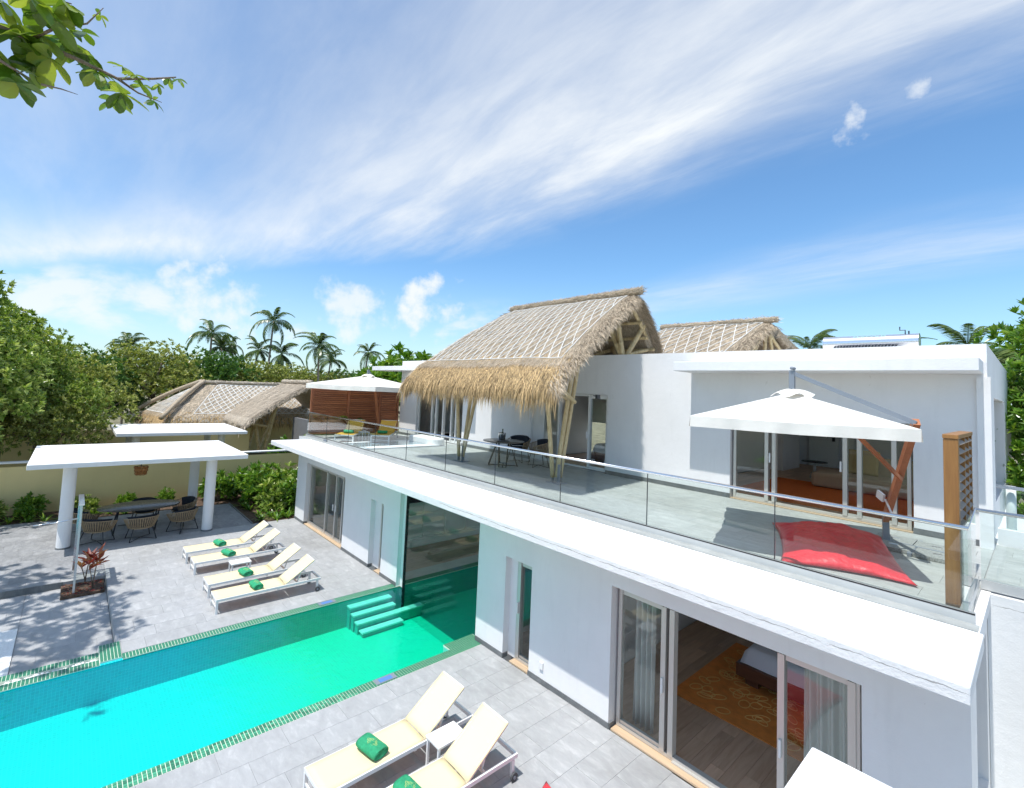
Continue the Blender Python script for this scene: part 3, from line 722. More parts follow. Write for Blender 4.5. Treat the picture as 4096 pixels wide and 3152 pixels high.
lay(fl, grid_pieces(-12.45,-10.92,0.25,7.9,0.0,0.19,1.25) + grid_pieces(-5.0,-0.72,0.25,5.95,0.02,0.19,1.25) + grid_pieces(-17.05,-13.05,0.25,4.55,0.0,0.19,1.25) + grid_pieces(-6.88,-5.22,0.25,4.95,0.02,0.19,1.25), m_plank, 0.012, 300, 'plank')
part('marble_edge', MB().box(-10.918,-10.467,0.25,7.9,-0.2,0.002), m_marble)
part('inner_edge', MB().box(-10.466,-7.1,3.21,7.9,-0.2,0.002), m_marble)
ufl = part('upper_room_floor', MB().box(-18.5,-0.75,5.205,8.6,2.749,T-0.011).box(-6.15,-0.75,8.6,14.19,2.749,T-0.011), m_grout)
lay(ufl, grid_pieces(-5.9,-0.78,5.21,14.1,T,0.2,1.4) + grid_pieces(-10.9,-7.3,5.21,8.5,T,0.2,1.4), m_plank, 0.01, 260, 'plank')
walls('upper_partition', ((-6.15,-5.95,5.21,14.19,T,5.61),(-11.2,-11.0,5.21,8.58,T,5.61),(-13.6,-13.4,5.21,8.58,T,5.61),(-18.4,-13.61,8.0,8.2,T,5.61)), m_inwall)
part('upper_partition', MB().box(-5.94,-5.38,11.25,12.9,T,5.61), m_inwall)

idr = part('room_door', MB().box(-5.42,-4.55,14.10,14.15,T,T+2.15), m_inwhite)
MB().box(-4.72,-4.64,14.06,14.099,T+0.92,T+1.18).box(-4.86,-4.66,14.03,14.06,T+1.04,T+1.07).build('handle', m_gmetal, idr)
MB().box(-5.40,-5.37,12.1,12.28,T+1.2,T+1.32).build('switch_plate', m_dark, house)

# curtains in the lower bedroom
def curtain(x0,x1,y,z0,z1,label):
    n = 46
    def f(u,v):
        x = x0+(x1-x0)*u; z = z0+(z1-z0)*v
        return (x, y+0.045*math.sin(u*n*0.55+0.6*math.sin(v*2)), z)
    o = MB().solid(f, 80, 6, 0.004).build('curtain', m_curtain, smooth=True); tag(o, label, 'curtain', 'curtains of the lower bedroom')
curtain(-4.05,-3.72,0.42,0.03,2.3,'sheer white curtain gathered at the side of the lower bedroom door away from the bed')
curtain(-1.85,-1.42,0.42,0.03,2.3,'sheer white curtain hanging behind the fixed pane nearest the wing wall')

# ================================================================ terrace floor and railing
ter = struct('terrace_floor', MB().box(-18.9,-0.5,0.84,4.95,2.747,T-0.012), m_grout)
lay(ter, grid_pieces(-18.85,-0.505,0.845,4.95,T,0.8,0.42,stag='x'), m_terr, 0.011, 300, 'slab')
wt = struct('wing_terrace_floor', MB().box(-0.50,5.0,2.46,5.40,2.736,T-0.012), m_grout)
lay(wt, grid_pieces(-0.495,2.5,2.47,5.38,T,0.8,0.42,stag='x'), m_terr, 0.011, 40, 'slab')

rail = thing('glass_railing', 'frameless glass railing with steel handrail along the terrace edge', 'railing', (-9,0.8,2.75))
jx = [-0.50,-2.285,-4.118,-5.905,-7.749,-9.576,-11.416,-13.242,-15.10,-16.93,-18.80]
yr = 0.80
for a,b in zip(jx, jx[1:]):
    MB().box(b+0.006,a-0.006,yr-0.006,yr+0.006,2.80,3.69).build('glass_panel', m_rail, rail)
for a in jx[1:-1]: MB().box(a-0.005,a+0.005,yr-0.007,yr+0.007,2.863,3.672).build('joint_seal', m_gmetal, rail)
MB().box(-18.85,-0.46,yr-0.030,yr-0.008,2.757,2.862).box(-18.85,-0.46,yr+0.008,yr+0.030,2.757,2.862).build('base_channel', m_chan, rail)
MB().box(-18.85,-0.46,yr-0.032,yr-0.0301,2.845,2.862).build('gasket', m_black, rail)
MB().tube([(-18.85,yr,3.70),(-0.50,yr,3.70),(-0.545,2.31,3.70),(2.2,2.31,3.70)], 0.024, 12).build('handrail', m_steel, rail, smooth=True)
MB().box(-0.552,-0.540,0.83,2.29,2.80,3.69).build('glass_panel', m_rail, rail)
MB().box(-0.575,-0.517,0.831,2.285,2.757,2.862).build('base_channel', m_chan, rail)
MB().box(-0.50,1.5,2.304,2.316,2.80,3.69).build('glass_panel', m_rail, rail)
MB().box(-0.50,2.2,2.275,2.345,2.757,2.87).build('base_channel', m_chan, rail)
MB().box(-18.806,-18.794,0.83,0.95,2.80,3.69).build('glass_panel', m_rail, rail)
MB().box(-17.02,-16.75,0.745,0.769,2.752,2.83).build('drain_spout', m_grey, rail)

r2 = thing('wing_railing', 'short glass railing with white kerb and round post beside the far corner of the villa', 'railing', (0.5,5.5,T))
MB().box(-0.48,2.5,5.42,5.58,T-0.02,T+0.26).build('kerb', m_white, r2)
MB().box(-0.45,2.4,5.494,5.506,T+0.26,3.66).build('glass_panel', m_rail, r2)
MB().tube([(-0.49,5.5,3.70),(2.5,5.5,3.70)], 0.03, 12).build('handrail', m_steel, r2, smooth=True)
MB().tube([(-0.33,5.62,T),(-0.33,5.62,3.72)], 0.06, 14).build('post', m_frame, r2, smooth=True)

# shallow plunge pool with a white rim at the far end of the terrace
plat = thing('plunge_pool', 'shallow white rimmed plunge pool with rounded end wall on the terrace', 'plunge pool', (-15.2,2.8,T))
MB().box(-16.0,-14.30,1.0,4.40,T+0.001,T+0.012).build('floor', m_white, plat)
MB().box(-14.72,-14.30,1.0,4.05,T+0.013,T+0.055).build('rim', m_white, plat, bevel=0.015)
MB().box(-16.05,-15.9,1.0,4.05,T+0.013,T+0.055).build('rim', m_white, plat, bevel=0.015)
MB().add([(-15.9,1.0,T+0.045),(-14.72,1.0,T+0.045),(-14.72,3.75,T+0.045),(-15.9,3.75,T+0.045)],[(0,1,2,3)]).build('water', m_spa, plat)
poly = [(-16.05,4.40),(-16.05,3.80)]
for k in range(11):
    a = -PI/2 + k/10*PI; poly.append((-14.60+0.32*math.cos(a)*0.9, 4.08+0.32*math.sin(a)))
MB().prism(poly, T+0.013, T+0.27).build('end_wall', m_white, plat, bevel=0.05)

# white canopy slab of the neighbouring wing, right under the viewpoint
cs = thing('near_canopy', 'sunlit white concrete canopy slab corner at the bottom edge', 'canopy', (0.6,-4.6,0))
MB().box(-0.97,2.2,-6.0,-2.66,2.60,2.75).build('slab', m_white, cs, bevel=0.012)
for x,y in ((0.1,-3.2),(1.8,-3.2),(0.1,-5.6),(1.8,-5.6)):
    MB().box(x-0.1,x+0.1,y-0.1,y+0.1,0.0,2.599).build('column', m_white, cs)

# ================================================================ boundary walls, pavilions
def yard_wall(pts, z, label, th=0.2, cap=True, mat=None):
    c = pts[0]
    t = thing('garden_wall', label, 'wall', (c[0],c[1],0))
    b = MB(); k = MB()
    for p0,p1 in zip(pts,pts[1:]):
        b.beam((p0[0],p0[1],(z-0.3)/2-0.15+0.15),(p1[0],p1[1],(z-0.3)/2),th,z+0.3)
        k.beam((p0[0],p0[1],z+0.145),(p1[0],p1[1],z+0.145),th+0.05,0.05)
    b.build('wall_body', mat or m_yellow, t)
    if cap: k.build('coping', m_white, t)
yard_wall([(-22.4,-14),(-22.4,14)], 1.58, 'long yellow plastered garden wall with white coping behind the dining pavilion')
yard_wall([(-30.5,-16),(-30.5,1.8)], 2.0, 'farther yellow wall behind the second pavilion roof', cap=False)
yard_wall([(-36.5,0),(-36.5,16)], 1.75, 'yellow wall with white coping behind the distant bamboo posts')
yard_wall([(-22.6,3.9),(-29,3.9)], 2.75, 'plain grey screen wall beyond the drooping palm fronds', cap=False, mat=M('grey render', (0.17,0.17,0.175), 0.9, 0.08))

def pavilion(name,label,x0,x1,y0,y1,z,cols,cr):
    t = thing(name, label, 'pavilion', ((x0+x1)/2,(y0+y1)/2,0))
    MB().box(x0,x1,y0,y1,z-0.13,z).build('roof_slab', m_white, t, bevel=0.01)
    for cx,cyy in cols:
        c = MB().tube([(cx,cyy,0.0),(cx,cyy,z-0.131)], cr, 24).build('column', m_white, t, smooth=False, auto=40)
        MB().tube([(cx,cyy,0.0),(cx,cyy,0.045)], cr+0.012, 24).build('base_ring', m_base, c, auto=40)
    return t
pavilion('dining_pavilion','flat white pavilion roof on round columns over the dining set',-20.85,-16.66,-7.17,-1.9,2.45,((-17.5,-6.3),(-17.35,-2.8),(-20.25,-2.76),(-20.3,-6.3)),0.155)
pavilion('far_pavilion','second flat white pavilion roof beyond the yellow wall',-28.7,-24.1,-4.95,0.0,2.45,((-25,-4.2),(-25,-0.9),(-28,-0.9),(-28,-4.2)),0.15)
LAMP=(-18.2,-4.60,1.75)
LT1=(-16.46,0.90,T); LT2=(-16.02,2.12,T)
# ================================================================ thatched roofs
def lerp(a,b,t): return a+(b-a)*t
def strand(mb, p, d, n, L, w, droop=0.0):
    # a tapering blade of straw from p along d, lying in the plane whose normal is n
    s = d.cross(n)
    if s.length < 1e-5: s = d.cross(V((1,0,0)))
    s = s.normalized()*w*0.5
    q = p + d*L*0.55 + n*L*0.04; e = p + d*L + V((0,0,-1))*droop*L
    b = len(mb.v)
    mb.v += [tuple(p-s),tuple(p+s),tuple(q+s*0.9),tuple(q-s*0.9),tuple(e)]
    mb.f += [(b,b+1,b+2,b+3),(b+3,b+2,b+4)]
def slope_fn(rA,rB,eA,eB,bulge=0.12,flare=0.10,nz=0.03):
    rA,rB,eA,eB = V(rA),V(rB),V(eA),V(eB)
    nrm = ((rB-rA)+(eB-eA)).cross((eA-rA)+(eB-rB)).normalized()
    if nrm.z < 0: nrm = -nrm
    def f(u,t):
        p = lerp(lerp(rA,rB,u), lerp(eA,eB,u), t)
        k = bulge*math.sin(PI*min(1,t*0.95)) - flare*math.sin(PI*t)*t
        p = p + nrm*k
        # rounded over at the eave and at both verges
        p = p + nrm*(-0.16*max(0,(t-0.86)/0.14)**2)
        sd = min(u,1-u)
        p = p + nrm*(-0.10*max(0,(0.045-sd)/0.045)**2)
        return p + nrm*nz*noise.noise(p*1.7)
    return f, nrm
def thatch(name,label,slopes,ridge,strands=9000,fringe=3000,straps=True,mats=None,root_loc=None,group=None,sw=0.014,verge=(0,1),lat=(0.5,0.42)):
    ms, mg, mt_ = mats or (m_straw,m_strawg,m_thatch)
    t = thing(name,label,'thatched roof',root_loc,group=group)
    for si,(rA,rB,eA,eB,opt) in enumerate(slopes):
        f,n = slope_fn(rA,rB,eA,eB,opt.get('bulge',0.12))
        wid = (V(eB)-V(eA)).length; wr = (V(rB)-V(rA)).length; L = ((V(eA)-V(rA)).length+(V(eB)-V(rB)).length)/2
        o = MB().solid(f,26,22,opt.get('th',0.26))
        if (V(f(0.6,0.5))-V(f(0.5,0.5))).cross(V(f(0.5,0.6))-V(f(0.5,0.5))).z < 0:
            def f2(u,v,f=f): return f(1-u,v)
            o = MB().solid(f2,26,22,opt.get('th',0.26))
        o.build('thatch_layer',mt_,t,smooth=True)
        ns = int(strands*opt.get('amt',1.0)); st = MB(); rr = random.Random(si+5)
        for i in range(ns):
            u,v = rr.random(),rr.random()**0.9*(0.84 if opt.get('fr',1) and fringe else 0.97)
            p = V(f(u,v)); d = (V(f(u,min(v+0.03,1)))-V(f(u,max(v-0.03,0)))).normalized()
            s = d.cross(n); d = (d + s*rr.gauss(0,0.28) + n*rr.uniform(0.0,0.10)).normalized()
            strand(st,p+n*0.012,d,n,rr.uniform(0.14,0.34),sw*rr.uniform(0.6,1.3))
        # verge tufts
        for side in opt.get('verges',()):
            for i in range(int(strands*0.16)):
                v = rr.random(); u = rr.uniform(0,0.05); u = u if side == 0 else 1-u
                p = V(f(u,v)); d = (V(f(u,min(v+0.03,1)))-V(f(u,max(v-0.03,0)))).normalized()
                ou = (V(f(0,v))-V(f(1,v))).normalized(); ou = ou if side == 0 else -ou
                d2 = (d*rr.uniform(0.2,1.0)+ou*rr.uniform(0.3,1.2)+n*rr.uniform(-0.45,0.30)).normalized()
                strand(st,p-n*rr.uniform(0,0.15),d2,n,rr.uniform(0.14,0.30),sw*rr.uniform(0.6,1.3),rr.uniform(0,0.4))
        a = st.build('straw_strands',ms,t); a['kind'] = 'stuff'
        nf = int(fringe*opt.get('fr',1.0))
        if nf:
            fr = MB()
            for i in range(nf):
                u = rr.random(); v = rr.uniform(0.76,1.0)
                p = V(f(u,v)); d = (V(f(u,1))-V(f(u,0.9))).normalized()
                s = d.cross(n)
                clump = 0.75+0.5*noise.noise(V((u*wid*2.2,si,0)))
                tip = (v-0.76)/0.24
                d = (d*(1.0-0.55*tip) + V((0,0,-1))*rr.uniform(0.1,1.2)*tip + s*rr.gauss(0,0.22) + n*rr.uniform(-0.1,0.10)).normalized()
                strand(fr,p+n*0.02-n*rr.uniform(-0.02,0.24*tip)*(rr.random()<0.6),d,n,rr.uniform(0.25,0.58)*clump,sw*rr.uniform(0.7,1.5),rr.uniform(0.0,0.6))
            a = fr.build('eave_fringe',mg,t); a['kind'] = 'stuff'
        if straps and opt.get('straps',1):
            v1 = 0.80; lx = max(wid,wr)
            m0,m1 = opt.get('marg',(0.05,0.95))
            step, run = lat
            nsl = int(lx/step)+1
            def pt(x,v): return V(f(min(max(m0+(m1-m0)*x/lx,m0),m1),v))+n*0.042
            w = opt.get('sw',0.018)
            def ribbon(path):
                if len(path) < 2: return
                mb = MB()
                for a_,b_ in zip(path,path[1:]): mb.beam(a_,b_,w,0.012,n)
                mb.build('strap',m_strap,t)
            k = v1*lx*opt.get('run',0.34)
            for sg in (1,-1):
                j = -nsl
                while j <= 2*nsl:
                    path = []
                    for q in range(13):
                        v = 0.03+(v1-0.03)*q/12; x = j*step+sg*k*(v/v1)
                        if 0 <= x <= lx: path.append(pt(x,v))
                    ribbon(path); j += 1
            ribbon([pt(lx*q/14,v1) for q in range(15)]); ribbon([pt(lx*q/14,0.03) for q in range(15)])
            ribbon([pt(0,0.03+(v1-0.03)*q/12) for q in range(13)]); ribbon([pt(lx,0.03+(v1-0.03)*q/12) for q in range(13)])
    if ridge:
        a,b,r = V(ridge[0]),V(ridge[1]),ridge[2]
        rr = random.Random(3); pts = [lerp(a,b,i/24)+V((0,rr.uniform(-.01,.01),rr.uniform(-.012,.012))) for i in range(25)]
        o = MB().tube(pts,[r*rr.uniform(0.92,1.08) for _ in pts],14).build('ridge_roll',mt_,t,smooth=True)
        st = MB(); ax = (b-a).normalized()
        for i in range(int(strands*0.14)):
            p = lerp(a,b,rr.random()); th = rr.uniform(0,2*PI); nn = V((0,0,1))*math.cos(th)+ax.cross(V((0,0,1)))*math.sin(th)
            d = (ax*rr.choice((-1,1))+nn.cross(ax)*rr.gauss(0,0.7)+nn*0.15).normalized()
            strand(st,p+nn*r*0.98,d,nn,rr.uniform(0.08,0.2),sw)
        a2 = st.build('ridge_straw',m_strawd if mats else ms,t); a2['kind'] = 'stuff'
    return t
def bamboo(parent,p0,p1,r=0.055,name='bamboo_pole'):
    p0,p1 = V(p0),V(p1); L = (p1-p0).length; n = max(2,int(L/0.36)); pts = []; rs = []
    for i in range(n):
        a = i/n; b = (i+1)/n
        pts += [lerp(p0,p1,a+0.004),lerp(p0,p1,(a+b)/2),lerp(p0,p1,b-0.03/L*0.5),lerp(p0,p1,b)]
        rs += [r*1.0,r*0.97,r,r*1.10]
    o = MB().tube(pts,rs,10).build(name,m_bamboo,parent,smooth=True)
    return o

main = thatch('thatched_canopy','large straw thatched canopy with white lattice straps over the terrace',
    [((-11.75,5.03,7.68),(-6.95,5.03,7.68),(-12.55,1.12,5.13),(-6.48,1.12,5.13),dict(verges=(0,1),bulge=0.16,th=0.22)),
     ((-6.95,5.03,7.68),(-11.75,5.03,7.68),(-6.9,6.30,6.12),(-12.3,6.45,6.0),dict(verges=(0,),amt=0.35,fr=0.5,straps=0,bulge=0.16,th=0.28)),
     ((-11.9,5.10,7.62),(-11.75,5.03,7.66),(-12.6,6.40,6.0),(-12.55,1.2,5.2),dict(amt=0.3,fr=0.3,straps=0,bulge=0.1))],
    ((-11.8,5.03,7.74),(-6.84,5.03,7.76),0.09),strands=44000,fringe=28000,sw=0.0115,root_loc=(-9.5,3,T),lat=(0.33,0.42))
m_und = m_under
for (p0,p1,r) in [((-11.32,2.60,T+0.12),(-11.28,2.33,5.65),0.052),((-11.24,2.68,T+0.12),(-11.14,2.98,6.1),0.052),((-11.16,2.62,T+0.12),(-10.72,2.98,6.1),0.052),
                  ((-7.62,2.58,T+0.12),(-7.55,2.10,5.55),0.052),((-7.54,2.62,T+0.12),(-7.40,3.05,6.2),0.055),((-7.48,2.68,T+0.12),(-7.42,3.32,6.4),0.052),
                  ((-6.80,1.65,5.10),(-7.28,2.90,4.72),0.045),((-7.0,1.65,4.98),(-7.42,2.75,4.80),0.045),((-12.2,1.75,5.3),(-6.7,1.75,5.3),0.05),((-12.0,3.4,6.35),(-6.75,3.4,6.35),0.05),
                  ((-7.15,1.3,5.0),(-7.15,5.0,7.35),0.05),((-7.1,5.05,7.3),(-7.05,6.15,6.15),0.05),((-8.0,5.05,7.3),(-8.0,6.15,6.15),0.05),((-9.0,5.05,7.3),(-9.0,6.15,6.15),0.05),
                  ((-10.5,5.55,6.55),(-6.95,5.55,6.55),0.045),((-10.5,5.85,6.25),(-6.9,5.85,6.25),0.045),((-10.5,5.3,6.95),(-6.98,5.3,6.95),0.045),
                  ((-7.4,5.1,6.0),(-7.55,4.95,7.2),0.07),((-7.35,5.15,6.0),(-7.05,5.6,6.95),0.07),((-7.45,5.1,6.0),(-7.9,5.0,7.1),0.065),((-7.5,5.25,6.05),(-6.98,6.0,6.3),0.05),((-8.6,5.3,6.05),(-7.9,5.9,6.4),0.05),((-7.7,5.2,6.05),(-8.3,5.9,6.4),0.05),
                  ((-12.0,5.3,6.1),(-12.0,6.2,6.1),0.05)]:
    bamboo(main,p0,p1,r)
for x in (-11.22,-7.54):
    b = MB().box(x-0.2,x+0.2,2.47,2.80,T+0.001,T+0.016)
    for dx,dy in ((-0.09,-0.04),(0.0,0.06),(0.09,-0.03)): b.box(x+dx-0.01,x+dx+0.01,2.63+dy-0.04,2.63+dy+0.04,T+0.016,T+0.45)
    b.build('steel_shoe',m_grey,main)
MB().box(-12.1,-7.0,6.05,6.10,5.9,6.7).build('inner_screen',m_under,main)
thatch('thatched_roof_behind','smaller straw thatched gable roof rising behind the villa parapet',
    [((-8.6,9.5,7.40),(-5.10,9.5,7.36),(-9.6,6.9,5.65),(-5.85,6.9,5.65),dict(verges=(1,),bulge=0.10,marg=(0.04,0.93),run=0.5)),
     ((-5.10,9.5,7.36),(-8.6,9.5,7.40),(-4.35,12.0,5.7),(-9.3,12.0,5.7),dict(amt=0.2,fr=0,straps=0))],
    ((-8.7,9.5,7.44),(-5.0,9.5,7.42),0.085),strands=9000,fringe=0,root_loc=(-7,9.5,5.8),lat=(0.40,0.4))
tb = bpy.data.objects.get('thatched_roof_behind')
for (p0,p1) in [((-5.35,9.4,5.9),(-5.3,9.45,7.1)),((-5.3,9.3,7.0),(-5.5,8.0,5.9)),((-5.25,9.6,7.0),(-4.95,10.9,5.9)),((-5.25,9.6,7.0),(-5.3,10.2,5.9)),((-5.35,8.9,6.6),(-5.45,8.5,5.9))]:
    bamboo(tb,p0,p1,0.05)
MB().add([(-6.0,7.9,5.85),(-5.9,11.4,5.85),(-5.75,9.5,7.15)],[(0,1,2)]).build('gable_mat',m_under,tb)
# neighbour's thatch
gm = (m_strawd,m_strawd,m_thatchg)
nb = thatch('neighbour_canopy','weathered grey thatch canopy on leaning bamboo posts at the neighbouring villa',
    [((-34.0,4.7,4.75),(-29.0,4.7,4.75),(-34.6,0.85,2.35),(-28.6,0.85,2.35),dict(verges=(0,1),bulge=0.14,straps=0)),
     ((-29.0,4.7,4.75),(-34.0,4.7,4.75),(-28.8,6.6,3.2),(-34.4,6.6,3.2),dict(verges=(0,),amt=0.4,fr=0.3,straps=0))],
    ((-34.0,4.7,4.85),(-28.8,4.7,4.88),0.13),strands=8000,fringe=1500,mats=gm,root_loc=(-31,3,0),sw=0.025)
for (p0,p1) in [((-30.6,2.5,0.5),(-30.3,1.9,3.0)),((-30.5,2.7,0.5),(-29.6,3.0,3.5)),((-30.7,2.4,0.5),(-31.2,3.6,3.9)),((-33.0,2.5,0.5),(-32.6,1.9,3.0)),((-33.1,2.5,0.5),(-33.6,3.4,3.6)),((-29.9,1.2,2.4),(-30.1,2.7,2.1))]:
    bamboo(nb,p0,p1,0.09)
thatch('hipped_hut_roof','grey thatched hip roof with white lattice straps beyond the pavilions',
    [((-36.0,0.3,4.45),(-36.0,8.5,4.55),(-33.2,-2.3,2.1),(-33.2,10.0,2.1),dict(bulge=0.14,marg=(0.10,0.97),sw=0.036)),
     ((-36.3,0.2,4.45),(-36.0,0.3,4.45),(-39.0,-3.4,2.05),(-33.2,-2.5,2.05),dict(bulge=0.14,amt=0.7,marg=(0.12,0.88),sw=0.036)),
     ((-36.0,8.5,4.5),(-36.0,0.3,4.45),(-39.0,10,2.1),(-39.0,-3,2.1),dict(amt=0.1,fr=0,straps=0))],
    ((-36.0,-0.1,4.58),(-36.0,8.5,4.68),0.10),strands=9000,fringe=5000,root_loc=(-36,3,0),sw=0.03,mats=(m_straw,m_strawg,m_thatchg),lat=(0.55,0.5))
hr = bpy.data.objects['hipped_hut_roof']
for a,b in (((-36.0,0.2,4.62),(-33.15,-2.4,2.35)),((-36.2,0.1,4.62),(-38.9,-3.4,2.3))):
    pts = [lerp(V(a),V(b),i/10)+V((0,0,0.16*math.sin(PI*i/10)+0.02)) for i in range(11)]
    MB().tube(pts,0.13,10).build('hip_roll',m_thatch,hr,smooth=True)

# ================================================================ sun loungers
def make_lounger(label,sling):
    t = thing('sun_lounger',label,'sun lounger',group='sun loungers')
    W=0.53; Lh=2.22; z=0.30; hb=1.40
    OFF[t.name]=(0,0,0)
    fr = MB().box(0,0.032,0,Lh,z-0.05,z).box(W-0.032,W,0,Lh,z-0.05,z).box(0.032,W-0.032,0,0.032,z-0.05,z).box(0.032,W-0.032,Lh-0.032,Lh,z-0.05,z)
    fr.build('frame',m_frame,t,bevel=0.004)
    for x in (0,W-0.035):
        MB().box(x,x+0.035,0.0,0.045,0,z-0.051).build('leg',m_frame,t)
        MB().box(x,x+0.035,Lh-0.10,Lh-0.055,0.05,z-0.051).build('leg',m_frame,t)
    MB().box(0.036,W-0.036,0.012,0.03,0.10,0.13).build('stretcher',m_frame,t)
    MB().box(0.036,W-0.036,1.25,1.29,z-0.09,z-0.06).build('stretcher',m_frame,t)
    def seat(u,v): return (0.02+(W-0.04)*u, 0.005+(hb-0.005)*v, z+0.008-0.018*math.sin(PI*u)*math.sin(PI*v))
    MB().solid(seat,6,14,0.012).build('seat_sling',sling,t,smooth=True)
    a0=(hb,z+0.01); a1=(hb+0.64,z+0.43)
    def back(u,v): return (0.02+(W-0.04)*u, lerp(a0[0],a1[0],v)+0.012*math.sin(PI*u), lerp(a0[1],a1[1],v)-0.015*math.sin(PI*u)*math.sin(PI*v))
    MB().solid(back,6,8,0.012).build('backrest_sling',sling,t,smooth=True)
    bf = MB()
    for x in (0.034,W-0.034): bf.beam((x,a0[0],a0[1]-0.016),(x,a1[0],a1[1]-0.016),0.026,0.022,(0,-0.55,0.83))
    bf.beam((0.03,a1[0],a1[1]-0.012),(W-0.03,a1[0],a1[1]-0.012),0.024,0.022); bf.build('backrest_frame',m_frame,t)
    sp = MB()
    for x in (0.11,W-0.11): sp.beam((x,a0[0]+0.40,a0[1]+0.245),(x,a0[0]+0.30,z-0.03),0.022,0.022)
    sp.beam((0.04,a0[0]+0.30,z-0.035),(W-0.04,a0[0]+0.30,z-0.035),0.03,0.03); sp.build('support_strut',m_frame,t)
    for x in (-0.03,W+0.005):
        w = MB().tube([(x,Lh-0.075,0.055),(x+0.025,Lh-0.075,0.055)],0.055,18).build('wheel',m_rubber,t,auto=40)
        MB().tube([(x-0.004,Lh-0.075,0.055),(x+0.029,Lh-0.075,0.055)],0.022,12).build('hub',m_grey,w,auto=40)
    return t
def towel_mesh():
    # a rolled towel: two spirals of folded cloth
    mb = MB(); L = 0.36
    prof = []
    n = 40
    for i in range(n):
        a = 2*PI*i/n; r = 0.075
        x = 0.115*math.copysign(abs(math.cos(a))**0.75,math.cos(a)); zz = 0.06+0.058*math.copysign(abs(math.sin(a))**0.9,math.sin(a))
        prof.append((x,zz))
    k = 9
    vs = []
    for j in range(k):
        y = -L/2+L*j/(k-1); s = 1.0 if 0<j<k-1 else 0.93
        for (x,z) in prof: vs.append((x*s, y, 0.06+(z-0.06)*s+0.003*noise.noise(V((x*20,y*12,z*20)))))
    fs = [(j*n+i,j*n+(i+1)%n,(j+1)*n+(i+1)%n,(j+1)*n+i) for j in range(k-1) for i in range(n)]
    fs += [tuple(range(n)),tuple((k-1)*n+i for i in range(n-1,-1,-1))]
    mb.add(vs,fs)
    return mb
def swirl(y):
    mb = MB()
    for sx in (-1,1):
        pts = []
        for i in range(26):
            a = i/25*2.6*PI; r = 0.045*(1-i/25*0.75); pts.append((sx*(0.056+r*math.cos(a)*0.95), y, 0.058+r*math.sin(a)))
        mb.tube(pts,0.005,5)
    return mb
def emblem():
    mb = MB()
    def loop(k,rr):
        pts = []
        for i in range(41):
            a = 2*PI*i/40; r = k*(0.78+0.14*math.cos(4*a)+0.10*math.cos(8*a))
            x = r*math.cos(a)*0.85; y = r*math.sin(a)
            pts.append((x,y,0.1185-x*x*2.2))
        mb.tube(pts,rr,4,False)
    loop(0.085,0.0035); loop(0.06,0.0025)
    pts = [(0.0,0.04,0.117),(0.022,0,0.116),(0,-0.04,0.117),(-0.022,0,0.116),(0.0,0.04,0.117)]
    mb.tube(pts,0.003,4,False)
    for sx in (-1,1): mb.tube([(sx*0.03,0.01,0.116),(sx*0.045,0.03,0.114),(sx*0.03,0.045,0.115)],0.0025,4,False)
    return mb
tproto = towel_mesh().mesh('rolled_towel',smooth=True); tproto.materials.append(m_towel)
swA = MB(); swA.v=[];
s1 = swirl(-0.181); s2 = swirl(0.181); s1.add(s2.v,s2.f); swm = s1.mesh('roll_edge'); swm.materials.append(m_towel)
emm = emblem().mesh('emblem'); emm.materials.append(m_emb)
def towel(loc,rz,label):
    o = bpy.data.objects.new('rolled_towel',tproto); col.objects.link(o); o.location = (loc[0]+R.uniform(-.03,.03),loc[1]+R.uniform(-.05,.05),loc[2]); o.rotation_euler=(0,0,rz+R.uniform(-.12,.12)); o.scale=(R.uniform(.92,1.06),R.uniform(.94,1.04),R.uniform(.9,1.06))
    tag(o,label,'towel','rolled green towels on the loungers')
    s = bpy.data.objects.new('roll_edge',swm); col.objects.link(s); s.parent = o
    e = bpy.data.objects.new('emblem',emm); col.objects.link(e); e.parent = o
    return o
lp = make_lounger('x',m_cream)
first=[True]
def lounger(x,y,label,rz=0.0,z=0.0):
    o = lp if first[0] else copy_tree(lp); first[0]=False
    return place(o,(x+R.uniform(-.02,.02),y+R.uniform(-.03,.03),z),rz+R.uniform(-.018,.018),label,'sun loungers on the pool decks')
fx = [(-11.60,'pale yellow sun lounger nearest the pool in the row of four'),(-12.51,'pale yellow sun lounger second from the pool in the row of four'),
      (-14.07,'pale yellow sun lounger third from the pool, beside the small white table'),(-15.01,'pale yellow sun lounger closest to the dining pavilion')]
tl = ['rolled green towel on the lounger nearest the pool in the row of four','rolled green towel on the second lounger from the pool','rolled green towel on the lounger beside the small table of the far row','rolled green towel on the lounger closest to the dining pavilion']
for (x,lb),tlb in zip(fx,tl):
    lounger(x,-3.82,lb); towel((x+0.33,-2.98,0.305),PI/2+0.18,tlb)
lounger(-5.76,-3.95,'pale yellow sun lounger on the near deck, at the pool edge'); towel((-5.50,-3.18,0.305),PI/2+0.1,'rolled green towel with gold emblem on the near lounger at the pool edge')
lounger(-4.93,-3.95,'pale yellow sun lounger on the near deck, toward the bedroom door'); towel((-4.66,-3.22,0.305),PI/2+0.05,'rolled green towel with gold emblem on the near lounger toward the bedroom')
def side_table(label,x0,x1,y0,y1,z,zb=0.0):
    t = thing('side_table',label,'side table',((x0+x1)/2,(y0+y1)/2,zb),group='small white side tables')
    MB().box(x0,x1,y0,y1,z-0.03,z).build('top',m_frame,t,bevel=0.004)
    for x in (x0+0.012,x1-0.042):
        for y in (y0+0.012,y1-0.042): MB().box(x,x+0.03,y,y+0.03,zb,z-0.031).build('leg',m_frame,t)
side_table('small white side table among the far row of four loungers',-13.05,-12.74,-3.15,-2.69,0.385)
side_table('small white side table between the two near loungers',-5.24,-4.95,-2.56,-2.10,0.385)
P1=T
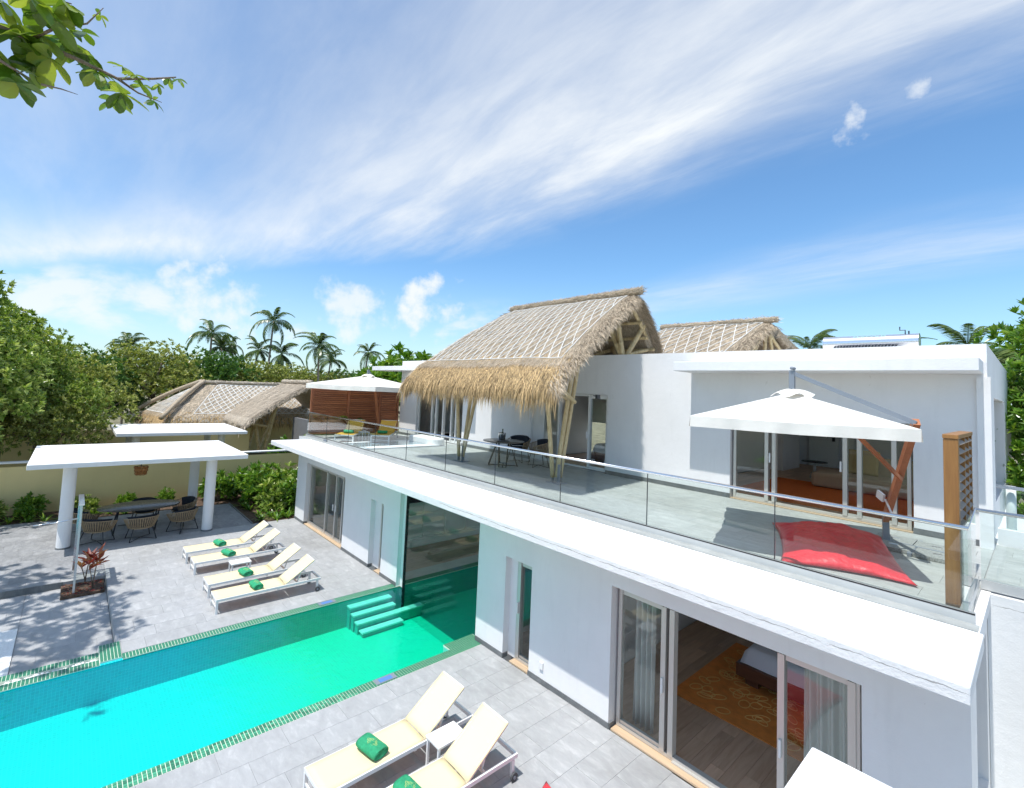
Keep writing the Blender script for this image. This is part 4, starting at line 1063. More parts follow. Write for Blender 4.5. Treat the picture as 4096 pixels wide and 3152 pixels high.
lt = make_lounger('y',m_gold)
place(lt,LT1,0.885,'golden yellow lounger on the terrace nearer the railing','sun loungers on the terrace',(1.32,0.95,1.0))
lt2 = copy_tree(lt); place(lt2,LT2,0.885,'golden yellow lounger on the terrace nearer the villa wall','sun loungers on the terrace',(1.32,0.95,1.0))
towel((LT1[0]-0.26,LT1[1]+0.66,P1+0.305),0.885+PI/2,'rolled green towel on the terrace lounger nearer the railing'); towel((LT2[0]-0.26,LT2[1]+0.66,P1+0.305),0.885+PI/2,'rolled green towel on the terrace lounger nearer the villa wall')
side_table('small white side table between the two terrace loungers',-16.75,-16.42,1.98,2.30,P1+0.36,P1)

# ================================================================ umbrellas
def umbrella(name,label,A,B,C,D,ze,apex,mat,val=0.17,vent=True,zs=None):
    pts=[V((*p,ze)) for p in (A,B,C,D)]; ap=V(apex); ce=sum(pts,V((0,0,0)))/4
    t = thing(name,label,'umbrella',(ce.x,ce.y,zs if zs is not None else T))
    cm = MB()
    for i in range(4):
        a,b=pts[i],pts[(i+1)%4]
        def f(u,v,a=a,b=b):
            e=lerp(a,b,u); p=lerp(ap,e,v); mid=1-abs(2*u-1)
            p=p+(ce-e)*0.05*mid*v*v
            p.z+= -0.05*math.sin(PI*v)*mid - 0.02*mid*v
            return p
        g=MB(); g.grid(f,14,10); cm.add(g.v,g.f)
    c = cm.build('canopy',mat,t,smooth=True)
    va = MB()
    for i in range(4):
        a,b=pts[i],pts[(i+1)%4]; od=(b-a).cross(V((0,0,1))).normalized()
        if od.dot(a-ce)<0: od=-od
        def g2(u,v,a=a,b=b,od=od,i=i):
            e=lerp(a,b,u); mid=1-abs(2*u-1); e=e+(ce-lerp(a,b,u))*0.05*mid
            return e+V((0,0,-0.02*mid-val*v))+od*(0.007*math.sin(u*52+i*2)*v+0.010*math.sin(u*23+i)*v)
        q=MB(); q.grid(g2,44,4); va.add(q.v,q.f)
    va.build('valance',mat,t,smooth=True)
    if vent:
        rr=0.27; h=ap.z-0.045; 
        def vf(u,v):
            a=2*PI*u; r=rr*v; sc_=1+0.10*math.sin(4*a+0.6)
            return (ap.x+r*sc_*math.cos(a), ap.y+r*sc_*math.sin(a), h+0.10-0.10*v*v+0.035*v*math.sin(5*a))
        MB().grid(vf,40,6).build('vent_cap',mat,t,smooth=True)
    for p in pts:
        MB().beam(ap+V((0,0,-0.12)),lerp(ap,p,0.96)+V((0,0,-0.05)),0.02,0.03).build('rib',m_orange,t)
    for i in range(4):
        p=(pts[i]+pts[(i+1)%4])/2; p=p+(ce-p)*0.12
        MB().beam(ap+V((0,0,-0.13)),p+V((0,0,-0.09)),0.02,0.03).build('rib',m_orange,t)
    return t
u1 = umbrella('cantilever_umbrella','off white square cantilever umbrella with wooden pole over the red beanbag',(-3.2,0.30),(-0.90,1.25),(-1.83,4.10),(-4.13,3.16),4.68,(-2.5,2.2,5.09),m_fabric,val=0.15)
pb0=V((-1.62,3.75,T+0.06)); pt0=V((-1.07,2.26,4.75))
ds=(pt0-pb0).normalized()
MB().beam((-1.62,3.70,T+0.05),(-1.64,3.78,T+0.42),0.085,0.085).build('steel_foot',m_grey,u1)
MB().beam((-1.64,3.76,T+0.36),pt0,0.075,0.11).build('pole',m_orange,u1)
MB().beam(lerp(pb0,pt0,0.55),V((-1.75,2.05,4.62)),0.035,0.05).build('brace',m_orange,u1)
MB().beam(pt0+V((0.0,-0.02,-0.02)),V((-2.5,2.2,5.40)),0.035,0.06).build('arm',m_grey,u1)
MB().beam((-2.5,2.2,5.05),(-2.5,2.2,5.44),0.07,0.07,(1,0,0)).build('hanger',m_grey,u1)
MB().tube([(-2.49,2.14,5.47),(-2.49,2.26,5.47)],0.025,10).build('pulley',m_grey,u1,smooth=True)
MB().beam((-1.70,3.55,3.55),(-1.60,3.42,3.50),0.03,0.12).beam((-1.58,3.40,3.50),(-1.50,3.36,3.30),0.02,0.02).build('crank',m_frame,u1)
for k,(x,y,h) in enumerate(((-1.55,3.95,0.06),(-1.06,3.88,0.06),(-1.50,3.46,0.06),(-1.00,3.38,0.06))):
    s = MB().box(x-0.24,x+0.24,y-0.24,y+0.24,T+0.002,T+0.002+h).build('ballast_slab',m_granite,u1,bevel=0.006)
    MB().tube([(x-0.05,y,T+h+0.006),(x+0.05,y+0.02,T+h+0.006)],0.006,6).build('handle',m_steel,s)
MB().beam((-1.6,3.66,T+0.035),(-0.7,3.60,T+0.035),0.06,0.06).beam((-1.27,4.2,T+0.03),(-1.27,3.1,T+0.03),0.05,0.05).build('base_cross',m_grey,u1)
u2 = umbrella('cantilever_umbrella','off white square umbrella over the golden terrace loungers',(-18.0,0.33),(-15.0,1.66),(-16.35,4.62),(-19.3,3.28),4.85,(-17.2,2.48,5.27),m_fabric)
MB().beam((-17.2,2.48,5.2),(-17.2,2.48,5.50),0.08,0.08,(1,0,0)).beam((-17.2,2.48,5.46),(-18.6,3.5,5.15),0.05,0.09).build('arm',m_grey,u2)
MB().beam((-18.55,3.85,T+0.05),(-18.6,3.5,5.15),0.08,0.10).build('pole',m_orange,u2)
u3 = umbrella('garden_umbrella','lime green garden umbrella standing beyond the pool',(-9.6,-14.6),(-6.9,-14.0),(-7.4,-11.4),(-10.1,-12.0),1.85,(-8.5,-13.0,2.35),m_lime,val=0.12,zs=-0.2)
MB().tube([(-8.5,-13.0,-0.2),(-8.5,-13.0,2.3)],0.03,10).build('pole',m_frame,u3,smooth=True)

# ================================================================ beanbags
def beanbag(corners,zb,h,label,seed):
    c=[V((x,y,0)) for x,y in corners]; ce=sum(c,V((0,0,0)))/4
    def f(u,v):
        p=lerp(lerp(c[0],c[1],u),lerp(c[3],c[2],u),v)
        e=min(u,1-u,v,1-v)*2
        ex=(abs(2*u-1)**3)*(abs(2*v-1)**3)
        p=p+(ce-p)*0.10*(1-ex)*(1-e)**2
        k=(math.sin(PI*u)*math.sin(PI*v))**0.45
        w=0.05*noise.noise(V((p.x*3+seed,p.y*3,0)))+0.035*noise.noise(V((p.x*5+p.y*3,p.y*11+seed,1)))*(1-e*0.5)+0.018*noise.noise(V((p.x*14,p.y*14,seed)))
        # creases running in from the seams
        w+=0.016*math.sin(26*u+4*v+seed)*max(0,1-4*min(v,1-v))+0.014*math.sin(24*v+3*u)*max(0,1-4*min(u,1-u))
        return V((p.x,p.y,zb+0.03+h*k*(0.9+0.1*math.sin(3*u+seed))+w*k*1.2))
    mb=MB(); n=56
    mb.grid(f,n,n)
    def lo(u,v):
        p=f(u,v); return V((p.x,p.y,zb+0.003+0.024*(1-min(1,8*min(u,1-u,v,1-v)))))
    g=MB(); g.grid(lo,n,n); mb.add(g.v,[q[::-1] for q in g.f])
    o=mb.build('beanbag',m_red,smooth=True); tag(o,label,'beanbag','red beanbags')
    # turn the quad mesh outwards
    b=bmesh.new(); b.from_mesh(o.data); bmesh.ops.remove_doubles(b,verts=b.verts,dist=0.004); bmesh.ops.recalc_face_normals(b,faces=b.faces); b.to_mesh(o.data); b.free()
    return o
beanbag([(-3.12,3.28),(-2.28,0.98),(-0.98,1.55),(-1.72,4.05)],T,0.25,'large red beanbag lying on the terrace under the umbrella',1.0)
beanbag([(-4.10,-1.48),(-2.25,-1.60),(-2.20,-3.50),(-3.85,-3.45)],0.0,0.42,'red beanbag on the near deck, only its tip in sight at the bottom edge',4.0)

# ================================================================ rope chairs and tables
def make_chair():
    t = thing('rope_chair','c','chair'); OFF[t.name]=(0,0,0)
    rows=8; cols_=30
    def sp(a,k):   # a: angle from back (-1..1), k: height 0..1
        ang=a*math.radians(128); r=lerp(0.245,0.325,k)*(1+0.10*abs(a)**3*0)
        zt=lerp(0.40,0.735-0.14*abs(a)**2.2,k)
        return V((r*math.sin(ang)*1.04, r*math.cos(ang)*0.98, zt))
    ro=MB()
    for i in range(rows+1): ro.tube([sp(-1+2*j/36,i/rows) for j in range(37)],0.0065,4)
    for j in range(cols_+1): ro.tube([sp(-1+2*j/cols_,i/5) for i in range(6)],0.008,4)
    ro.build('woven_shell',m_rope,t,smooth=True)
    rim=[sp(-1+2*j/40,1.0) for j in range(41)]
    MB().tube([sp(-1,0)]+rim+[sp(1,0)],0.013,6).build('rim',m_rope,t,smooth=True)
    MB().lathe([(0.001,0.375),(0.25,0.375),(0.262,0.39),(0.25,0.405),(0.001,0.405)],(0,0,0),22).build('seat_base',m_rope,t,smooth=True)
    MB().lathe([(0.001,0.405),(0.21,0.405),(0.235,0.43),(0.21,0.462),(0.001,0.475)],(0,-0.01,0),22).build('seat_cushion',m_navy,t,smooth=True)
    def bc(u,v):
        a=(u*2-1)*0.62; p=sp(a,0.25+0.85*v); q=V((p.x*0.84,p.y*0.80,p.z+0.03*v)); th=0.05*math.sin(PI*u)**0.5*math.sin(PI*v)**0.5 if 0<u<1 and 0<v<1 else 0
        return q-V((p.x,p.y,0)).normalized()*th
    MB().solid(bc,16,8,0.03).build('back_cushion',m_navy,t,smooth=True)
    lg=[(-0.24,-0.20),(0.24,-0.20),(0.26,0.24),(-0.26,0.24)]
    for x,y in lg: MB().tube([(x*0.72,y*0.72,0.385),(x,y,0.012)],0.011,6).build('leg',m_gmetal,t,smooth=True)
    MB().tube([(-0.24,-0.20,0.012),(0,0.02,0.05),(0.26,0.24,0.012)],0.009,6).tube([(0.24,-0.20,0.012),(0,0.02,0.05),(-0.26,0.24,0.012)],0.009,6).build('stretcher',m_gmetal,t,smooth=True)
    return t
cp = make_chair(); cfirst=[True]
def chair(x,y,rz,z,label,group):
    o = cp if cfirst[0] else copy_tree(cp); cfirst[0]=False
    return place(o,(x,y,z),rz,label,group,(1.30,1.30,0.93) if z==0 else (1.08,1.08,1.0))
# oval dining table on the patio
dt = thing('dining_table','oval dark topped dining table under the white pavilion','table',(-18.4,-4.5,0))
MB().lathe([(0.94,0.735),(1.0,0.74),(1.0,0.765),(0.985,0.77),(0.001,0.77)],(-18.42,-4.52,0),48,0.66,1.08).build('top',m_tabtop,dt,auto=40)
for y in (-5.05,-4.0):
    MB().tube([(-18.75,y-0.12,0.012),(-18.55,y,0.735)],0.022,8).tube([(-18.1,y-0.12,0.012),(-18.3,y,0.735)],0.022,8).tube([(-18.75,y-0.12,0.014),(-18.1,y-0.12,0.014)],0.02,8).tube([(-18.55,y,0.68),(-18.3,y,0.68)],0.02,8).build('trestle',m_gmetal,dt,smooth=True)
MB().tube([(-18.42,-5.05,0.20),(-18.42,-4.0,0.20)],0.015,8).build('stretcher',m_gmetal,dt,smooth=True)
G='rope chairs round the dining table'
chair(-17.45,-4.55,-PI/2+0.15,0,'rope chair in the middle of the near side of the dining table',G)
chair(-17.62,-5.55,-PI/2-0.55,0,'rope chair on the near side of the dining table, beside the glass screen',G)
chair(-17.7,-3.45,-PI/2+0.6,0,'rope chair on the near side of the dining table, beside the right front column',G)
chair(-18.9,-5.85,PI+0.35,0,'rope chair at the end of the dining table away from the villa',G)
chair(-19.3,-4.30,PI/2,0,'dark cushioned rope chair on the wall side of the dining table',G)
chair(-18.95,-3.25,-0.2+0.35,0,'dark cushioned rope chair at the end of the dining table nearest the villa',G)
for k,(x,y) in enumerate(((-18.0,-4.55),)):
    MB()
# pendant lamp
lmp = thing('wicker_pendant','brown wicker pendant lamp hanging under the dining pavilion roof','lamp',LAMP)
wk = MB(); LX,LY,LZ = LAMP
for i in range(9):
    z = LZ+0.26-0.030*i; r = 0.185-0.005*i+0.012*math.sin(i*2.1)
    wk.tube([(LX+r*math.cos(2*PI*j/24)+0.006*math.sin(j*3+i), LY+r*math.sin(2*PI*j/24), z+0.008*math.sin(j*1.7+i)) for j in range(25)],0.012,5)
for j in range(12):
    a=2*PI*j/12; wk.tube([(LX+0.18*math.cos(a),LY+0.18*math.sin(a),LZ+0.27),(LX+0.145*math.cos(a+0.3),LY+0.145*math.sin(a+0.3),LZ+0.01)],0.008,4)
wk.build('shade',m_wicker,lmp,smooth=True)
MB().tube([(LX,LY,LZ+0.26),(LX,LY,2.319)],0.01,6).build('cord',m_gmetal,lmp)
# round table on the terrace
rt_ = thing('round_table','round dark table with looped steel legs under the thatched canopy','table',(-10.0,3.2,T))
MB().lathe([(0.57,T+0.69),(0.60,T+0.70),(0.60,T+0.715),(0.59,T+0.72),(0.001,T+0.72)],(-10.0,3.18,0),40).build('top',m_tabtop,rt_,auto=40)
for k in range(4):
    a=PI/4+k*PI/2; c,s=math.cos(a),math.sin(a); px_,py_=-s,c
    MB().tube([(-10+0.18*c+0.14*px_,3.18+0.18*s+0.14*py_,T+0.695),(-10+0.40*c+0.10*px_,3.18+0.40*s+0.10*py_,T+0.02),(-10+0.42*c-0.10*px_,3.18+0.42*s-0.10*py_,T+0.02),(-10+0.18*c-0.14*px_,3.18+0.18*s-0.14*py_,T+0.695)],0.018,8).build('leg',m_gmetal,rt_,smooth=True)
MB().tube([(-10.3,2.88,T+0.02),(-9.7,3.48,T+0.02)],0.014,6).tube([(-9.7,2.88,T+0.022),(-10.3,3.48,T+0.022)],0.014,6).build('floor_cross',m_gmetal,rt_,smooth=True)
G='rope chairs at the terrace table'
chair(-9.45,4.05,-0.55,T,'rope chair at the terrace table in front of the open bedroom door',G)
chair(-10.35,4.15,0.30,T,'dark cushioned rope chair on the wall side of the terrace table',G)
ib = thing('ice_bucket','steel ice bucket with a bottle on the round terrace table','ice bucket',(-10.1,3.2,T+0.72))
MB().lathe([(0.085,0.002),(0.09,0.01),(0.115,0.20),(0.122,0.205),(0.118,0.215),(0.108,0.205),(0.085,0.03),(0.001,0.028)],(-10.1,3.2,T+0.72),24).build('bucket',m_steel,ib,auto=40)
for sx in (-1,1): MB().tube([(-10.1+sx*0.115,3.2,T+0.72+0.19),(-10.1+sx*0.145,3.2,T+0.72+0.17),(-10.1+sx*0.112,3.2,T+0.72+0.14)],0.006,6).build('handle',m_steel,ib,smooth=True)
bt = MB().lathe([(0.04,0.03),(0.042,0.16),(0.03,0.21),(0.016,0.25),(0.016,0.30),(0.019,0.302),(0.019,0.325),(0.001,0.327)],(-10.09,3.21,T+0.72),16).build('champagne_bottle',M('green bottle glass',(0.02,0.05,0.015),0.1),smooth=True)
tag(bt,'dark bottle with gold foil standing in the ice bucket','bottle')
tr = MB().lathe([(0.001,0.002),(0.17,0.002),(0.19,0.012),(0.185,0.014),(0.165,0.006),(0.001,0.006)],(-9.86,3.02,T+0.72),28).build('serving_tray',m_gmetal,smooth=True); tag(tr,'round dark serving tray on the terrace table','tray')
# round plates on the dining table
# ================================================================ timber screens
scn = thing('teak_screen','red brown slatted teak privacy screen closing the far end of the terrace','screen',(-18.9,3.0,T))
ys_=[0.95,2.52,4.02,4.93]
for y in ys_: MB().box(-18.96,-18.87,y-0.045,y+0.045,T+0.0,4.66).build('post',m_teakz,scn)
for a,b in zip(ys_,ys_[1:]):
    n=23
    for i in range(n):
        z=T+0.06+i*0.081
        MB().box(-18.945,-18.885,a+0.046,b-0.046,z,z+0.068).build('slat',m_teak,scn,bevel=0.022)
for a,b in zip(ys_,ys_[1:]): MB().box(-18.975,-18.955,a+0.046,b-0.046,T+0.03,4.64).build('gap_shade_board',m_dwood,scn)  # added dark sheet, gives the slat gaps their shadow tone
lv = thing('louver_screen','honey timber louvred privacy screen at the terrace corner by the wing','screen',(-0.7,2.0,T))
lx=-0.645
lys=[1.25,1.95,2.42,2.86]
MB().box(lx-0.07,lx+0.052,1.18,1.30,T+0.001,4.60).build('post',m_honey,lv,bevel=0.006)
for y in lys[1:]: MB().box(lx-0.03,lx+0.05,y-0.025,y+0.025,T+0.001,4.60).build('post',m_honey,lv)
MB().box(lx-0.075,lx+0.057,1.17,2.90,4.601,4.65).build('cap_rail',m_honey,lv,bevel=0.006)
for a,b in zip(lys,lys[1:]):
    for i in range(17):
        z=T+0.10+i*0.105
        MB().beam((lx+0.012,a+(0.052 if a<1.3 else 0.027),z+0.03),(lx+0.012,b-0.027,z+0.03),0.115,0.014,(0.85,0,1)).build('slat',m_honeyd,lv)

# ================================================================ indoor furniture
o = MB().box(-12.46,-12.40,1.15,2.75,1.36,2.28).build('television',m_tv,bevel=0.01); tag(o,'large dark television on the panelled pool room wall','television')
def rug(x0,x1,y0,y1,z,mat,label,lines=False):
    o = MB().box(x0,x1,y0,y1,z+0.001,z+0.016).build('rug',mat); tag(o,label,'rug')
    if lines:
        rr=random.Random(8)
        ln=MB()
        for k in range(150):
            cx,cy_=rr.uniform(x0+0.15,x1-0.15),rr.uniform(y0+0.15,y1-0.15); a=rr.uniform(0,PI); rx,ry=rr.uniform(0.09,0.13),rr.uniform(0.055,0.08)
            ln.tube([(cx+rx*math.cos(t_)*math.cos(a)-ry*math.sin(t_)*math.sin(a),cy_+rx*math.cos(t_)*math.sin(a)+ry*math.sin(t_)*math.cos(a),z+0.016) for t_ in [2*PI*i/18 for i in range(19)]],0.006,4,False)
        q=ln.build('oval_motif',m_rugline,o); q['kind']='stuff'
    return o
rug(-4.06,-1.2,1.60,4.25,0.02,m_rug,'amber rug with pale oval motifs beside the bed in the lower bedroom',True)
rug(-12.0,-10.95,4.6,6.6,0.0,M('brick red rug',(0.42,0.09,0.04),0.95,0.2,20),'brick red rug on the pool room floor')
rug(-4.95,-1.0,5.75,9.5,T,m_rugo,'burnt orange shaggy rug inside the upper sitting room')
def bed(x0,x1,y0,y1,z,label,throw=True):
    t=thing('bed',label,'bed',((x0+x1)/2,(y0+y1)/2,z))
    MB().box(x0,x1,y0,y1,z+0.15,z+0.36).build('bed_frame',m_dwood,t,bevel=0.01)
    for x in (x0+0.12,x1-0.3):
        for y in (y0+0.1,y1-0.3): MB().box(x,x+0.2,y,y+0.2,z+0.001,z+0.149).build('leg',m_dwood,t)
    def mf(u,v):
        e=min(u,1-u,v,1-v); k=min(1,e/0.06)
        return (lerp(x0+0.05,x1-0.05,u),lerp(y0+0.05,y1-0.05,v),z+0.37+0.26*(1-(1-k)**2.5)+0.006*noise.noise(V((u*8,v*8,0))))
    mb=MB(); mb.grid(mf,40,40); mb.build('mattress',m_linen,t,smooth=True)
    if throw:
        th=MB().box(x0+0.42,x1-0.3,y0+0.70,y1-0.1,z+0.635,z+0.655).build('throw',m_throw,t)
        rr=random.Random(2); lf=MB()
        for k in range(40):
            cx,cy_=rr.uniform(x0+0.5,x1-0.4),rr.uniform(y0+0.78,y1-0.2); a0=rr.uniform(0,6)
            for j in range(5):
                a=a0+j*0.5-1; d=V((math.cos(a),math.sin(a),0)); s=V((-d.y,d.x,0)); p=V((cx,cy_,z+0.658))
                b=len(lf.v); lf.v+= [tuple(p),tuple(p+d*0.05+s*0.018),tuple(p+d*0.1),tuple(p+d*0.05-s*0.018)]; lf.f.append((b,b+1,b+2,b+3))
        q=lf.build('leaf_print',m_leafprint,th); q['kind']='stuff'
bed(-3.50,-1.1,2.78,5.0,0.02,'dark timber bed with white linen in the lower bedroom')
bed(-9.2,-7.35,6.2,8.2,T,'dark timber bed with white linen behind the upper middle door',False)
sf = thing('sofa','low beige fabric sofa with ochre cushion in the upper sitting room','sofa',(-2.9,9.1,T))
def rbox(x0,x1,y0,y1,z0,z1,name,mat,parent,bv): MB().box(x0,x1,y0,y1,z0,z1).build(name,mat,parent,bevel=bv)
rbox(-3.95,-1.6,8.68,9.75,T+0.03,T+0.40,'seat',m_sofa,sf,0.07)
rbox(-3.2,-1.6,9.755,10.05,T+0.03,T+0.85,'backrest',m_sofa,sf,0.07)
cu=MB().solid(lambda u,v:(lerp(-3.35,-2.7,u),9.45+0.28*v+0.07*math.sin(PI*u)*math.sin(PI*v)*-1,T+0.42+0.60*v),10,10,0.12).build('cushion',m_pillow,smooth=True); tag(cu,'square ochre cushion leaning on the sofa','cushion')
st_ = thing('pedestal_table','small round pedestal table beside the sofa','side table',(-4.35,10.6,T))
MB().lathe([(0.001,0.47),(0.32,0.47),(0.33,0.48),(0.32,0.49),(0.001,0.49)],(-4.35,10.6,T),28).build('top',m_gmetal,st_,smooth=True)
MB().lathe([(0.04,0.16),(0.035,0.47)],(-4.35,10.6,T),14).build('stem',m_frame,st_,smooth=True)
MB().lathe([(0.13,0.001),(0.09,0.16)],(-4.35,10.6,T),18).build('base',m_granite,st_,auto=40)
dr = thing('dresser','white dresser with dark scroll handles behind the far terrace door','dresser',(-15.4,6.6,T))
MB().box(-15.95,-15.2,6.4,6.9,T+0.10,T+0.78).build('body',m_inwhite,dr,bevel=0.01)
for i in range(3): MB().box(-15.6,-15.52,6.38,6.399,T+0.2+i*0.2,T+0.28+i*0.2).build('handle',m_gmetal,dr)
for x in (-15.9,-15.3): MB().box(x,x+0.06,6.42,6.5,T+0.0,T+0.099).build('leg',m_inwhite,dr)
o=MB().box(-15.28,-15.19,6.37,6.395,T+0.35,T+0.72).build('purple_cloth',M('purple cloth',(0.10,0.03,0.25),0.9)); tag(o,'purple cloth hanging on the dresser','cloth')
ic = copy_tree(cp); place(ic,(-11.55,5.1,0.016),2.2,'rope chair on the brick red rug inside the pool room','indoor chair')
del ic['group']

# ================================================================ roof plant
ht = thing('solar_water_heater','cylindrical steel solar water heater on the villa roof','water heater',(-2.5,7.5,5.8))
MB().tube([(-3.34,7.5,6.40),(-1.66,7.5,6.40)],0.175,28).build('tank',m_heater,ht,auto=40)
MB().tube([(-1.66,7.5,6.40),(-1.645,7.5,6.40)],0.18,28).tube([(-3.355,7.5,6.40),(-3.34,7.5,6.40)],0.18,28).build('end_cap',m_heater,ht,auto=40)
for i in range(20):
    x=-3.12+i*0.058
    MB().tube([(x,7.38,6.31),(x,6.0,5.84)],0.022,8).build('vacuum_tube',m_tubeg,ht,smooth=True)
MB().tube([(-1.88,7.5,6.57),(-1.88,7.5,6.66),(-1.97,7.5,6.66),(-1.97,7.5,6.74)],0.012,6).tube([(-1.82,7.5,6.57),(-1.82,7.5,6.64)],0.014,6).build('valve',m_gmetal,ht)
MB().box(-3.2,-3.14,7.4,7.46,5.8,6.28).box(-1.86,-1.8,7.4,7.46,5.8,6.28).build('stand',m_grey,ht)
tx = bpy.data.curves.new('print','FONT'); tx.body='ENEGOLD'; tx.size=0.13; tx.extrude=0.001
_t = bpy.data.objects.new('tmp_text',tx); txm = bpy.data.meshes.new_from_object(_t); bpy.data.objects.remove(_t)
txo = bpy.data.objects.new('tank_print',txm); col.objects.link(txo); txo.parent=ht
txo.location=(-2.78+2.5,-0.150,6.49-5.8); txo.rotation_euler=(math.radians(50),0,0); txm.materials.clear(); txm.materials.append(m_textg)
fl_ = thing('flood_lamp','small black spot lamp on the bamboo post by the open upper bedroom door','lamp',(-7.2,3.3,4.9))
MB().box(-7.02,-6.96,3.36,3.48,4.82,4.92).build('housing',m_gmetal,fl_); MB().tube([(-7.08,3.36,4.9),(-7.0,3.4,4.87)],0.012,6).build('bracket',m_gmetal,fl_)
# glass screen by the planter
gs = thing('glass_screen','clear glass shower screen with steel posts beside the planter','glass screen',(-14.5,-6.06,-0.15))
MB().box(-15.1,-14.15,-6.066,-6.054,-0.10,1.84).build('pane',m_rail,gs)
MB().box(-14.13,-14.09,-6.08,-6.04,-0.15,1.86).build('post',m_chan,gs); MB().box(-15.18,-15.11,-6.10,-6.02,-0.0,1.86).build('post',m_steel,gs)
MB().box(-15.18,-14.06,-6.11,-6.01,1.861,1.90).build('top_rail',m_steel,gs)
MB().tube([(-14.2,-6.10,1.55),(-14.2,-6.55,1.50),(-14.6,-6.75,1.48)],0.014,8).tube([(-14.25,-6.5,1.50),(-14.2,-6.85,1.49)],0.012,8).build('shower_arm',m_steel,gs,smooth=True)
struct('planter_bed',MB().box(-15.05,-13.98,-6.28,-5.50,-0.16,-0.09),m_soil)
struct('garden_bed',MB().box(-22.3,-20.62,-9.5,-1.0,-0.2,-0.03).box(-20.62,-17.37,-1.39,3.5,-0.2,-0.03).box(-22.3,-20.62,-1.0,3.5,-0.2,-0.03),m_soil)
struct('pavilion_kerb',MB().box(-20.62,-17.366,-1.438,-1.392,-0.2,0.03),m_base)
# ================================================================ vegetation
def leaf(mb,p,d,n,L,w,fold=0.25):
    s=d.cross(n)
    if s.length<1e-4: s=d.cross(V((1,0.3,0)))
    s.normalize(); n2=s.cross(d)
    b=len(mb.v)
    mid=p+d*L*0.5
    mb.v+=[tuple(p),tuple(mid+s*w*0.5+n2*w*fold),tuple(p+d*L-n2*L*0.08),tuple(mid-s*w*0.5+n2*w*fold)]
    mb.f+=[(b,b+1,b+2),(b,b+2,b+3)]
def rdir(rr):
    z=rr.uniform(-1,1); a=rr.uniform(0,2*PI); q=math.sqrt(1-z*z); return V((q*math.cos(a),q*math.sin(a),z))
def crown_mesh(seed,lobes,clumps,per,L,w,name='crown',mat=None,up=0.5,shell=0.55):
    # rosettes of leaves at the ends of twigs spread through a crown of several lobes
    rr=random.Random(seed); mb=MB()
    tot=sum(l[3]*l[4] for l in lobes)
    for (cx,cy_,cz,rx,rz) in lobes:
        k=int(clumps*rx*rz/tot)
        for i in range(k):
            d=rdir(rr); 
            if d.z<-0.55: d.z*=-0.6
            r=(rr.uniform(shell**3,1))**(1/3)*rr.uniform(0.88,1.10)
            bump=1+0.16*noise.noise(d*2.3+V((seed,cx,cy_)))
            c=V((cx+d.x*rx*r*bump,cy_+d.y*rx*r*bump,cz+d.z*rz*r*bump))
            ax=(d+V((0,0,up))+rdir(rr)*0.45).normalized()
            t=ax.cross(V((0.3,0.2,1))).normalized(); bnm=ax.cross(t)
            for j in range(per):
                a=2*PI*j/per+rr.uniform(-0.5,0.5); tilt=rr.uniform(0.15,1.25)
                ld=(ax*math.cos(tilt)+(t*math.cos(a)+bnm*math.sin(a))*math.sin(tilt)).normalized()
                ln=(ax*1.0+rdir(rr)*0.3)
                s=rr.uniform(0.65,1.25)
                leaf(mb,c+ld*L*0.12*rr.random(),ld,ln,L*s,w*s)
    me=mb.mesh(name); 
    if mat: me.materials.append(mat)
    return me
def trunk_mesh(seed,h,r,lobes,lean=(0,0)):
    rr=random.Random(seed); mb=MB(); n=8
    pts=[V((lean[0]*(i/n)**1.5+0.10*math.sin(i*1.3+seed),lean[1]*(i/n)**1.5+0.10*math.cos(i*1.1+seed),h*i/n)) for i in range(n+1)]
    mb.tube(pts,[r*(1.25 if i==0 else 1-0.45*i/n) for i in range(n+1)],9)
    for (cx,cy_,cz,rx,rz) in lobes:
        for q in range(3):
            s=pts[rr.randint(4,n)]; e=V((cx,cy_,cz))+rdir(rr)*rx*0.75
            m_=lerp(s,e,0.5)+V((0,0,0.25*rx))*rr.random()
            mb.tube([s,lerp(s,m_,0.5)+rdir(rr)*0.08,m_,lerp(m_,e,0.6)+rdir(rr)*0.1,e],[r*0.42,r*0.34,r*0.25,r*0.15,r*0.05],6)
    me=mb.mesh('trunk',smooth=True); me.materials.append(m_trunk); return me
def tree(name,label,loc,crown,trunk,rz=0,s=1.0,group=None,cat='tree'):
    t=thing(name,label,cat,loc,rz,group); t.scale=(s,s,s) if isinstance(s,(int,float)) else s
    for nm,me in (('trunk',trunk),('crown',crown)):
        o=bpy.data.objects.new(nm,me); col.objects.link(o); o.parent=t
    return t
L1=[(0,0,4.6,2.6,2.2),(1.6,1.2,3.6,1.8,1.6),(-1.5,0.8,3.9,1.9,1.7),(0.8,-1.6,3.7,1.8,1.6),(-0.8,-1.3,5.2,1.6,1.4)]
LA=[(0,0,5.2,2.3,2.1),(1.5,0.9,4.1,1.9,1.7),(1.3,-1.3,3.6,1.8,1.5),(-1.2,1.5,4.5,2.0,1.7),(-1.4,-1.4,5.3,1.7,1.5),(0.3,0.6,6.8,1.3,1.0),(1.8,0.2,2.9,1.5,1.1)]
big=crown_mesh(21,LA,4200,9,0.185,0.085,'crown',m_leafa)
bigt=trunk_mesh(21,4.6,0.22,LA)
mid=crown_mesh(33,L1,1600,8,0.22,0.10,'crown',m_leafb)
midt=trunk_mesh(33,4.0,0.18,L1)
mid2=crown_mesh(35,[(0,0,4.2,2.5,1.9),(1.7,-0.6,4.0,1.8,1.5),(-1.6,0.3,3.6,2.0,1.5),(0.2,1.7,3.9,1.7,1.4)],1050,8,0.27,0.12,'crown',m_leafd)
mid2t=trunk_mesh(36,3.8,0.18,[(0,0,4.2,2.5,1.9)])
